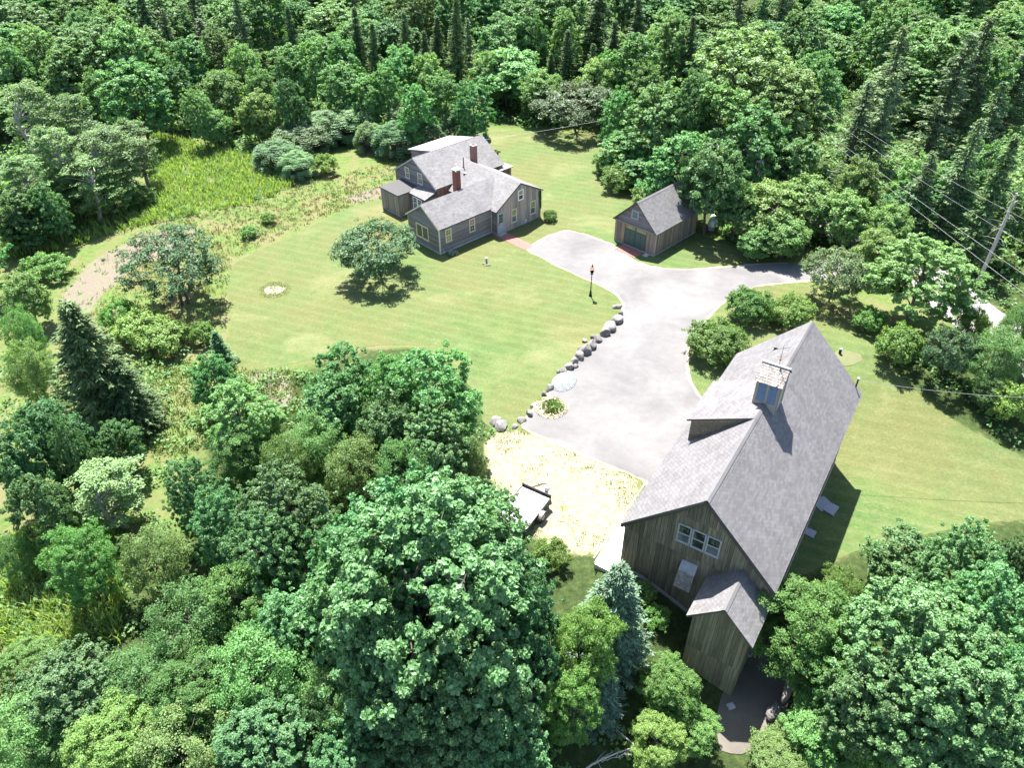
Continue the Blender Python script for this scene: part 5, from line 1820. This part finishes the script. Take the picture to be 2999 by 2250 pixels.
def build_boulders():
    n = len(BOULDERS)
    row = "granite boulder in the row between lawn and driveway"
    for i, (x, y, w, h) in enumerate(BOULDERS):
        nm = "boulder"
        o = obj(nm, rock_mesh(300 + i, w * .80, max(w * .74, h * .62), max(.24, h * .78)), None, (x, y, gz(x, y) + h * .22), (0, 0, .9 + .3 * math.sin(i * 7)))
        if i >= n - 2:
            lab = ["rounded pale boulder lying on the lawn, farther of the stray pair", "rounded grey boulder lying on the lawn, nearer of the stray pair"][i - n + 2]
            tag(o, lab, "boulder", "stray boulders on the lawn corner")
        else:
            tag(o, f"{row}, {ordinal(i + 1)} counting from the lamp post end", "boulder", "boulders edging the driveway")


build_boulders()


def gravel_pile():
    x0, y0 = GRAVEL
    rng = np.random.default_rng(71)
    n = 5200
    r = np.sqrt(rng.random(n)) * 1.15
    ph = rng.uniform(0, 6.283, n)
    x, y = r * np.cos(ph) * .80, r * np.sin(ph) * 1.15
    z = .38 * np.cos(np.clip(r / 1.15, 0, 1) * math.pi / 2) ** .8
    C = np.stack([x0 + x * .85 + y * .45, y0 - x * .45 + y * .85, z + .04], 1)
    s = rng.uniform(.022, .05, n)
    oct_ = np.array([[1, 0, 0], [-1, 0, 0], [0, 1, 0], [0, -1, 0], [0, 0, 1], [0, 0, -1]], float)
    F = np.array([[0, 2, 4], [2, 1, 4], [1, 3, 4], [3, 0, 4]])
    V = C[:, None] + oct_[None] * s[:, None, None] * rng.uniform(.6, 1.4, (n, 6, 1))
    Q = (F[None] + np.arange(n)[:, None, None] * 6).reshape(-1, 3)
    m = leaf_mat("crushed stone", (.17, .18, .19), (.30, .315, .33), (.46, .48, .50), 0.0, .9, .2)
    o = obj("gravel_pile", big_mesh("gravel_pile", V.reshape(-1, 3), Q, m))
    tag(o, "heap of blue grey crushed stone at the driveway edge by the boulders", "gravel", kind="stuff")
    # the mound the stones lie on
    k = MB()
    ring = []
    for j in range(6):
        rr = 1.12 * (1 - j / 5)
        zz = .36 * math.cos(min(1, rr / 1.15) * math.pi / 2) ** .8
        ring.append([(x0 + rr * math.cos(a) * .68 + rr * math.sin(a) * .50, y0 - rr * math.cos(a) * .36 + rr * math.sin(a) * .97, zz + .02) for a in np.arange(20) * math.pi / 10])
    V = [q for rg in ring for q in rg]
    F = [(j * 20 + i, j * 20 + (i + 1) % 20, (j + 1) * 20 + (i + 1) % 20, (j + 1) * 20 + i) for j in range(5) for i in range(20)]
    md = k.add(V, F).build("gravel_mound", M_FOUND, o, True)


gravel_pile()


def tuft(name, label, cat, x, y, R, H, n, mat, seed, wid=.04, kind=None):
    rng = np.random.default_rng(seed)
    r = np.sqrt(rng.random(n)) * R
    ph = rng.uniform(0, 6.283, n)
    b = np.stack([x + r * np.cos(ph), y + r * np.sin(ph), np.zeros(n)], 1)
    b[:, 2] = ground_z(b[:, 0], b[:, 1]) + .02
    d = unit(np.stack([np.cos(ph), np.sin(ph), np.zeros(n)], 1) + rng.normal(0, .6, (n, 3)) * np.array([1, 1, 0]))
    hh = H * rng.uniform(.4, 1.1, n) * (1 - .5 * (r / R) ** 2)
    sd = np.stack([-d[:, 1], d[:, 0], 0 * r], 1) * (wid * rng.uniform(.6, 1.5, n))[:, None]
    ln = rng.uniform(.3, .9, n)
    mid = b + d * (hh * ln * .4)[:, None] + np.array([0, 0, 1]) * (hh * .6)[:, None]
    tip = b + d * (hh * ln)[:, None] + np.array([0, 0, 1]) * (hh * .85)[:, None]
    V = np.stack([b - sd * .4, mid - sd, tip, mid + sd], 1).reshape(-1, 3)
    o = obj(name, big_mesh(name, V, np.arange(4 * n).reshape(n, 4), mat))
    return tag(o, label, cat, None, kind)


tuft("weed_clump", "leafy weed clump growing on the driveway edge past the gravel heap", "weeds", WEEDS[0] + .15, WEEDS[1] + .1, .8, .34, 300, M_TALL, 81, .06, "stuff")
tuft("dry_weeds", "sandy dry grass around the weed clump on the driveway edge", "grass", WEEDS[0], WEEDS[1], 1.25, .16, 900, M_DRY, 82, .035, "stuff")
blob = [(WEEDS[0] + 1.35 * math.cos(a) * (1 + .15 * math.sin(3 * a)), WEEDS[1] + 1.15 * math.sin(a) * (1 + .12 * math.cos(4 * a))) for a in np.arange(24) * math.pi / 12]
tag(sheet("sand_patch", smooth_poly(blob, .3, 1), .045, M_VERGE, .6, .05, 9), kind="structure")
blob = [(RING[0] + 1.5 * math.cos(a) * (1 + .1 * math.sin(3 * a)), RING[1] + 1.25 * math.sin(a) * (1 + .1 * math.cos(2 * a))) for a in np.arange(24) * math.pi / 12]
tag(sheet("bare_patch", smooth_poly([(RING[0] + (x - RING[0]) * .62, RING[1] + (y - RING[1]) * .62) for x, y in blob], .3, 1), .03, M_VERGE, .5, .06, 10), kind="structure")
for k, (dx, dy, R_) in enumerate(((0, 0, 1.5),)):
    tuft("long_grass", "rough grass ring left round the bare patch on the lawn", "grass", RING[0], RING[1], 1.5, .13, 800, M_SHORT, 83, .03, "stuff")
hx, hy = in_house(1.15, -3.15)
tuft("hosta_plant", "pale leaved hosta clump at the corner of the house wing", "plant", hx, hy, .55, .35, 160, leaf_mat("variegated hosta", (.16, .24, .14), (.38, .46, .34), (.66, .70, .60), .2), 84, .09)

# ------------------------------------------------------------------ lamp post
def lamp_post():
    x, y = LAMP
    t = thing("lamp_post", "black iron lamp post with copper ringed lantern on the lawn", "lamp", (x, y, 0))
    MB().tube([(0, 0, -.1), (0, 0, .05), (0, 0, .09), (0, 0, .5), (0, 0, .62)], [.17, .17, .13, .08, .055], 10).build("base", M_BLACK, t, True)
    MB().tube([(0, 0, .6), (0, 0, 2.25)], [.05, .034], 10).build("post", M_BLACK, t, True)
    l = MB()
    for a in range(4):
        c, s = math.cos(a * math.pi / 2 + .7), math.sin(a * math.pi / 2 + .7)
        l.tube([(c * .10, s * .10, 2.28), (c * .24, s * .24, 2.72)], .012, 5)
        l.tube([(c * .24, s * .24, 2.74), (c * .06, s * .06, 2.98)], .010, 5)
    l.tube([(0, 0, 2.22), (0, 0, 2.25), (0, 0, 2.29)], [.04, .13, .13], 8)
    lf = l.build("lantern_frame", M_BLACK, t)
    q = [(math.cos(a * math.pi / 2 + .7), math.sin(a * math.pi / 2 + .7)) for a in range(4)]
    r = MB()
    for a in range(4):
        (c0, s0), (c1, s1) = q[a], q[(a + 1) % 4]
        r.tube([(c0 * .25, s0 * .25, 2.73), (c1 * .25, s1 * .25, 2.73)], .028, 6)
    r.build("lantern_ring", M_COPPER, lf)
    g, nt, b = new_mat("lantern glass")
    b.inputs["Transmission Weight"].default_value = 1.0
    b.inputs["Roughness"].default_value = .02
    b.inputs["IOR"].default_value = 1.05
    for a in range(4):
        (c0, s0), (c1, s1) = q[a], q[(a + 1) % 4]
        MB().prism([(c0 * .095, s0 * .095, 2.31), (c1 * .095, s1 * .095, 2.31), (c1 * .22, s1 * .22, 2.69), (c0 * .22, s0 * .22, 2.69)], (-(c0 + c1) * .004, -(s0 + s1) * .004, 0)).build("pane", g, lf)
    MB().tube([(0, 0, 2.97), (0, 0, 3.0), (0, 0, 3.12), (0, 0, 3.15), (0, 0, 3.28)], [.075, .07, .06, .03, .008], 8).build("finial", M_BLACK, lf, True)


lamp_post()


# ------------------------------------------------------------------ trailer in the sandy yard
def build_trailer():
    x, y = 2.39, 32.98
    d = math.atan2(-1.76, -1.08)
    t = thing("utility_trailer", "small flatbed trailer with black front rail parked under the maples", "trailer", (x, y, gz(x, y)), d)
    # local: +x towards the rear, +y towards the right-hand side of the yard is negative
    m_deck = board_mat("bleached deck boards", (.34, .33, .32), (.50, .48, .46), None, 'X')
    fr = MB().box(0, 3.0, -2.05, -.02, .58, .70).build("frame", M_BLACK, t)
    for k in range(10):
        MB().box(.02, 2.98, -2.03 + k * .2, -1.84 + k * .2, .70, .74).build("plank", m_deck, t)
    MB().box(-.06, .0, -2.08, .01, .58, .98).build("front_rail", M_BLACK, t)
    MB().box(.0, 3.0, -.02, .03, .56, .78).build("side_rail", M_BLACK, t)
    MB().box(.0, 3.0, -2.10, -2.05, .56, .78).build("side_rail", M_BLACK, t)
    for yy in (.16, -2.20):
        w = MB().tube([(1.35, yy - .09, .33), (1.35, yy + .09, .33)], .33, 18).build("wheel", M_BLACK, t)
        MB().tube([(1.35, yy - .095, .33), (1.35, yy + .095, .33)], .18, 12).build("rim", M_FOUND, w)
        fd = MB()
        pts = [(1.35 + .42 * math.cos(a), .33 + .42 * math.sin(a)) for a in np.linspace(.15, math.pi - .15, 9)]
        for (xa, za), (xb, zb) in zip(pts[:-1], pts[1:]):
            fd.prism([(xa, yy - .13, za), (xb, yy - .13, zb), (xb, yy + .13, zb), (xa, yy + .13, za)], (0, 0, .03))
        fd.build("fender", plain("fender steel", (.20, .17, .16), .5, .3), t)
    tg = MB()
    tg.tube([(0, -.2, .55), (-1.15, -.95, .5)], .045, 6)
    tg.tube([(0, -1.85, .55), (-1.15, -1.05, .5)], .045, 6)
    tg.build("tongue", M_BLACK, t)
    MB().prism([(-.07, -.25, .62), (-.07, -1.35, .62), (-.62, -.98, .60), (-.62, -.70, .60)], (0, 0, .09)).build("tool_box", plain("grey plastic", (.24, .27, .31), .5), t)
    MB().tube([(-.72, -.62, .15), (-.72, -.62, .9)], .035, 8).build("jack", M_BLACK, t)
    MB().tube([(-.55, -.55, .70), (-.55, -.55, .78), (-.55, -.55, .98), (-.55, -.55, 1.08)], [.12, .20, .20, .08], 12).build("gas_bottle", M_WHITE, t, True)


build_trailer()


# ------------------------------------------------------------------ ramp with railing along the barn
def build_ramp():
    loc = (BARN[0], BARN[1], 0)
    t = thing("access_ramp", "pale concrete ramp with thin pipe railing along the barn wall", "ramp", loc, BARN[2])
    m = plain("whitewashed concrete", (.55, .54, .52), .8, var=.06, scale=1.5)
    MB().prism([(-.6, 4.22, -.4), (7.0, 4.22, -.4), (7.0, 4.22, .08), (1.5, 4.22, .34), (-.6, 4.22, .34)], (0, 1.16, 0)).build("slab", m, t)
    mp = plain("pale pipe", (.55, .54, .52), .5, .2)
    MB().tube([(-.75, 5.42, 1.02), (6.6, 5.42, 1.02)], .028, 6).build("rail", mp, t)
    MB().tube([(-.7, 5.36, .62), (6.4, 5.36, .62)], .022, 6).build("rail", mp, t)
    for x in (-.6, 1.2, 3.0, 4.8, 6.45):
        MB().tube([(x, 5.36, -.1), (x, 5.40, 1.02)], .022, 6).build("post", mp, t)


build_ramp()

# ------------------------------------------------------------------ small yard things
wx, wy = WELL
t = thing("well_head", "short pale well pipe standing on flat stones on the lawn", "pipe", (wx, wy, 0))
MB().tube([(0, 0, 0), (0, 0, .55)], .10, 12).build("casing", plain("rusty casing", (.32, .22, .18), .7), t)
MB().tube([(0, 0, .55), (0, 0, .62), (0, 0, .66)], [.13, .13, .08], 12).build("cap", M_WHITE, t)
o = obj("stone", rock_mesh(401, .34, .24, .10, 2), t, (.12, -.35, .05))
o = obj("stone", rock_mesh(402, .26, .2, .09, 2), t, (-.18, -.12, .05))
bx, by = BOLLARD
t = thing("septic_vent", "short black vent pipe in a bare spot beyond the barn", "pipe", (bx, by, gz(bx, by)))
MB().tube([(0, 0, -.1), (0, 0, .42)], .11, 10).build("pipe", M_BLACK, t)
MB().tube([(0, 0, .42), (0, 0, .50), (0, 0, .54)], [.13, .13, .06], 10).build("cap", plain("blue cap", (.20, .30, .38), .5), t)
blob = [(bx + .5 + 1.1 * math.cos(a), by - .5 + .9 * math.sin(a) * (1 + .2 * math.cos(3 * a))) for a in np.arange(20) * math.pi / 10]
tag(sheet("bare_patch", smooth_poly(blob, .3, 1), .03, asphalt_material("thin dry turf", (.085, .095, .040), (.120, .122, .058)), .5, .03, 12), kind="structure")
for k, ((x, y), (sx, sy), r, lab) in enumerate(zip(SLABS[:3], ((.62, .55), (.55, .42), (.36, .36)), (.5, .9, 1.0), ("large grey flagstone on the shaded grass by the barn wall", "second grey flagstone overlapping the large one by the barn wall", "small square grey slab by the white sill board of the barn"))):
    q = [(-sx, -sy * .9), (sx * .9, -sy), (sx, sy * .8), (-sx * .7, sy)]
    o = MB().prism([(a, b, 0) for a, b in q][::-1], (0, 0, .09 + .05 * (k == 1))).build("flagstone", plain(f"flagstone grey {k}", (.27, .28, .31), .85), None, loc=(x, y, gz(x, y)), rot=(0, 0, r))
    tag(o, lab, "slab", "flagstones by the barn")
o = MB().box(-.2, .2, -.16, .16, 0, .12).build("concrete_block", M_FOUND, None, loc=(11.5, 20.8, gz(11.5, 20.8) + .01), rot=(0, 0, .3))
tag(o, "small pale concrete block on the dark yard below the annex", "block")
for k, (x, y, L_, r) in enumerate(((14.7, 21.6, 1.5, .95), (13.55, 20.35, 1.0, .85))):
    me = rock_mesh(420 + k, L_ * .62, .32, .55, 3)
    o = obj("wall_stone", me, None, (x, y, gz(x, y) + .25), (0, 0, r))
    tag(o, ["long pale stone block edging the dark yard, farther one", "shorter pale stone block edging the dark yard, nearer one"][k], "stone", "stones edging the yard")


def gas_tank():
    t = thing("gas_tank", "white cylindrical gas tank standing behind the garage corner", "tank", (20.9, 71.6, 0), GARAGE[2] + .4)
    n = 9
    P, R_ = [], []
    for i in range(n):
        u = i / (n - 1)
        P.append((-1.15 + 2.3 * u, 0, .72))
        R_.append(.46 * math.sqrt(max(.02, 1 - max(0, abs(u - .5) * 2 - .7) ** 2 / .09)))
    MB().tube(P, R_, 18).build("shell", M_WHITE, t, True)
    for x in (-.7, .7):
        MB().box(x - .06, x + .06, -.3, .3, 0, .34).build("leg", M_FOUND, t)
    MB().tube([(0, 0, 1.12), (0, 0, 1.3)], .13, 10).build("dome", M_WHITE, t)


gas_tank()


def dead_tree():
    x, y, _ = POLE
    rng = np.random.default_rng(77)
    t = thing("dead_tree", "bare grey dead trunk with snapped twigs across the road", "tree", (x, y, gz(x, y)))
    MB().tube([(0, 0, -.3), (0, 0, .2), (.1, .05, 4.5), (.1, .1, 8.9)], [.24, .19, .15, .08], 8).build("trunk", M_BIRCH, t)
    for i in range(26):
        z = rng.uniform(2.5, 8.6)
        a = rng.uniform(0, 6.28)
        L_ = rng.uniform(.4, 1.5)
        m = MB()
        limb_mesh(m, (.08, .06, z), (math.cos(a) * L_, math.sin(a) * L_, z + rng.uniform(-.3, .2)), .025, .008, rng, 4)
        m.build("branch", M_BIRCH, t)


dead_tree()


def fallen_branches():
    rng = np.random.default_rng(79)
    for k, (x, y, r, lab) in enumerate(((4.6, 17.4, .3, "bare silvery dead bough lying in the shade under the near trees"), (6.0, 18.1, 2.2, "forked dead bough beside the blue green spruce foot"), (-6.6, 19.6, .4, "bare forked dead branch sticking out of the scrub foliage"))):
        m = MB()
        z0 = 1.2 if k == 2 else .6
        limb_mesh(m, (-1.5, 0, 0), (1.2, .2, .5), .06, .03, rng, 6)
        for i in range(9):
            u = rng.uniform(-.9, 1.1)
            limb_mesh(m, (u, .1, .3), (u + rng.uniform(.1, .9), rng.uniform(-.9, .9), rng.uniform(.2, 1.0)), .022, .006, rng, 4)
        o = m.build("dead_branch", M_BIRCH, None, loc=(x, y, gz(x, y) + z0), rot=(0, 0, r))
        tag(o, lab, "branch")


fallen_branches()


# ------------------------------------------------------------------ wires and poles
M_WIRE = plain("aluminium wire", (.20, .20, .21), .5, .3)


def wire(a, b, sag, rad, label, name="power_line"):
    a, b = Vector(a), Vector(b)
    P = []
    for i in range(25):
        u = i / 24
        q = a.lerp(b, u)
        q.z -= sag * 4 * u * (1 - u)
        P.append(q)
    tag(MB().tube(P, rad, 5).build(name, M_WIRE), label, "wire", "overhead wires")


names = ["uppermost overhead wire crossing above the road", "second overhead wire below the uppermost one above the road", "thick lower overhead wire crossing above the road trees", "lowest overhead wire crossing just below the thick one"]
ends0, ends1 = [], []
for k, (x0, y0, z0, x1, y1, z1) in enumerate(WIRES):
    a, b = Vector((x0, y0, z0)), Vector((x1, y1, z1))
    d = (b - a)
    e0, e1 = a - d * .7, b + d * .75
    wire(e0 + Vector((0, 0, .9)), e1 + Vector((0, 0, .9)), 1.0, .008 if k < 2 else .011, names[k])
    ends0.append(e0)
bw = Vector((BARN[0], BARN[1], 0))
bm_ = Matrix.Rotation(BARN[2], 3, 'Z') @ Vector((18.75, -3.82, 5.05)) + bw
wire(bm_, (44.0, 36.5, 6.0), .9, .013, "service wire from the barn mast across the right-hand lawn")
hw = in_house(14.8, 7.9)
wire((*hw, 4.9), (30, 97, 6.5), .5, .013, "service wire from the house gable to the wood")


# ------------------------------------------------------------------ far parked car
def far_car():
    t = thing("parked_car", "pale car parked far off between the distant trees", "car", (-56.4, 162.0, 0), .5)
    paint = plain("pale car paint", (.62, .64, .66), .25, .2, .6, .03)
    tyre, glass = M_BLACK, M_GLASS
    MB().prism([(-2.2, -.88, .35), (2.2, -.88, .35), (2.25, -.88, .75), (1.3, -.88, .92), (-1.9, -.88, .95), (-2.25, -.88, .8)], (0, 1.76, 0)).build("body", paint, t)
    cb = MB().prism([(-1.7, -.78, .95), (1.2, -.78, .92), (.5, -.70, 1.45), (-1.1, -.70, 1.47)], (0, 1.5, 0)).build("cabin", paint, t)
    MB().prism([(1.16, -.62, .97), (1.16, .62, .97), (.58, .58, 1.40), (.58, -.58, 1.40)], (.03, 0, .03)).build("windscreen", glass, cb)
    for s in (-1, 1):
        MB().prism([(-1.35, s * .80, 1.0), (.95, s * .80, 1.0), (.42, s * .74, 1.40), (-1.0, s * .74, 1.40)], (0, s * .02, 0)).build("side_window", glass, cb)
        for x in (-1.4, 1.4):
            w = MB().tube([(x, s * .70, .33), (x, s * .90, .33)], .33, 14).build("wheel", tyre, t)
            MB().tube([(x, s * .88, .33), (x, s * .915, .33)], .18, 10).build("rim", M_FOUND, w)
        MB().box(2.18, 2.27, s * .6 - .15, s * .6 + .15, .58, .72).build("headlight", M_WHITE, t)


far_car()
tag(sheet("track", smooth_poly([(-66, 158), (-50, 158), (-46, 172), (-52, 178), (-64, 170)], 1.0, 2), .03, M_ROAD, 2.0), kind="structure")
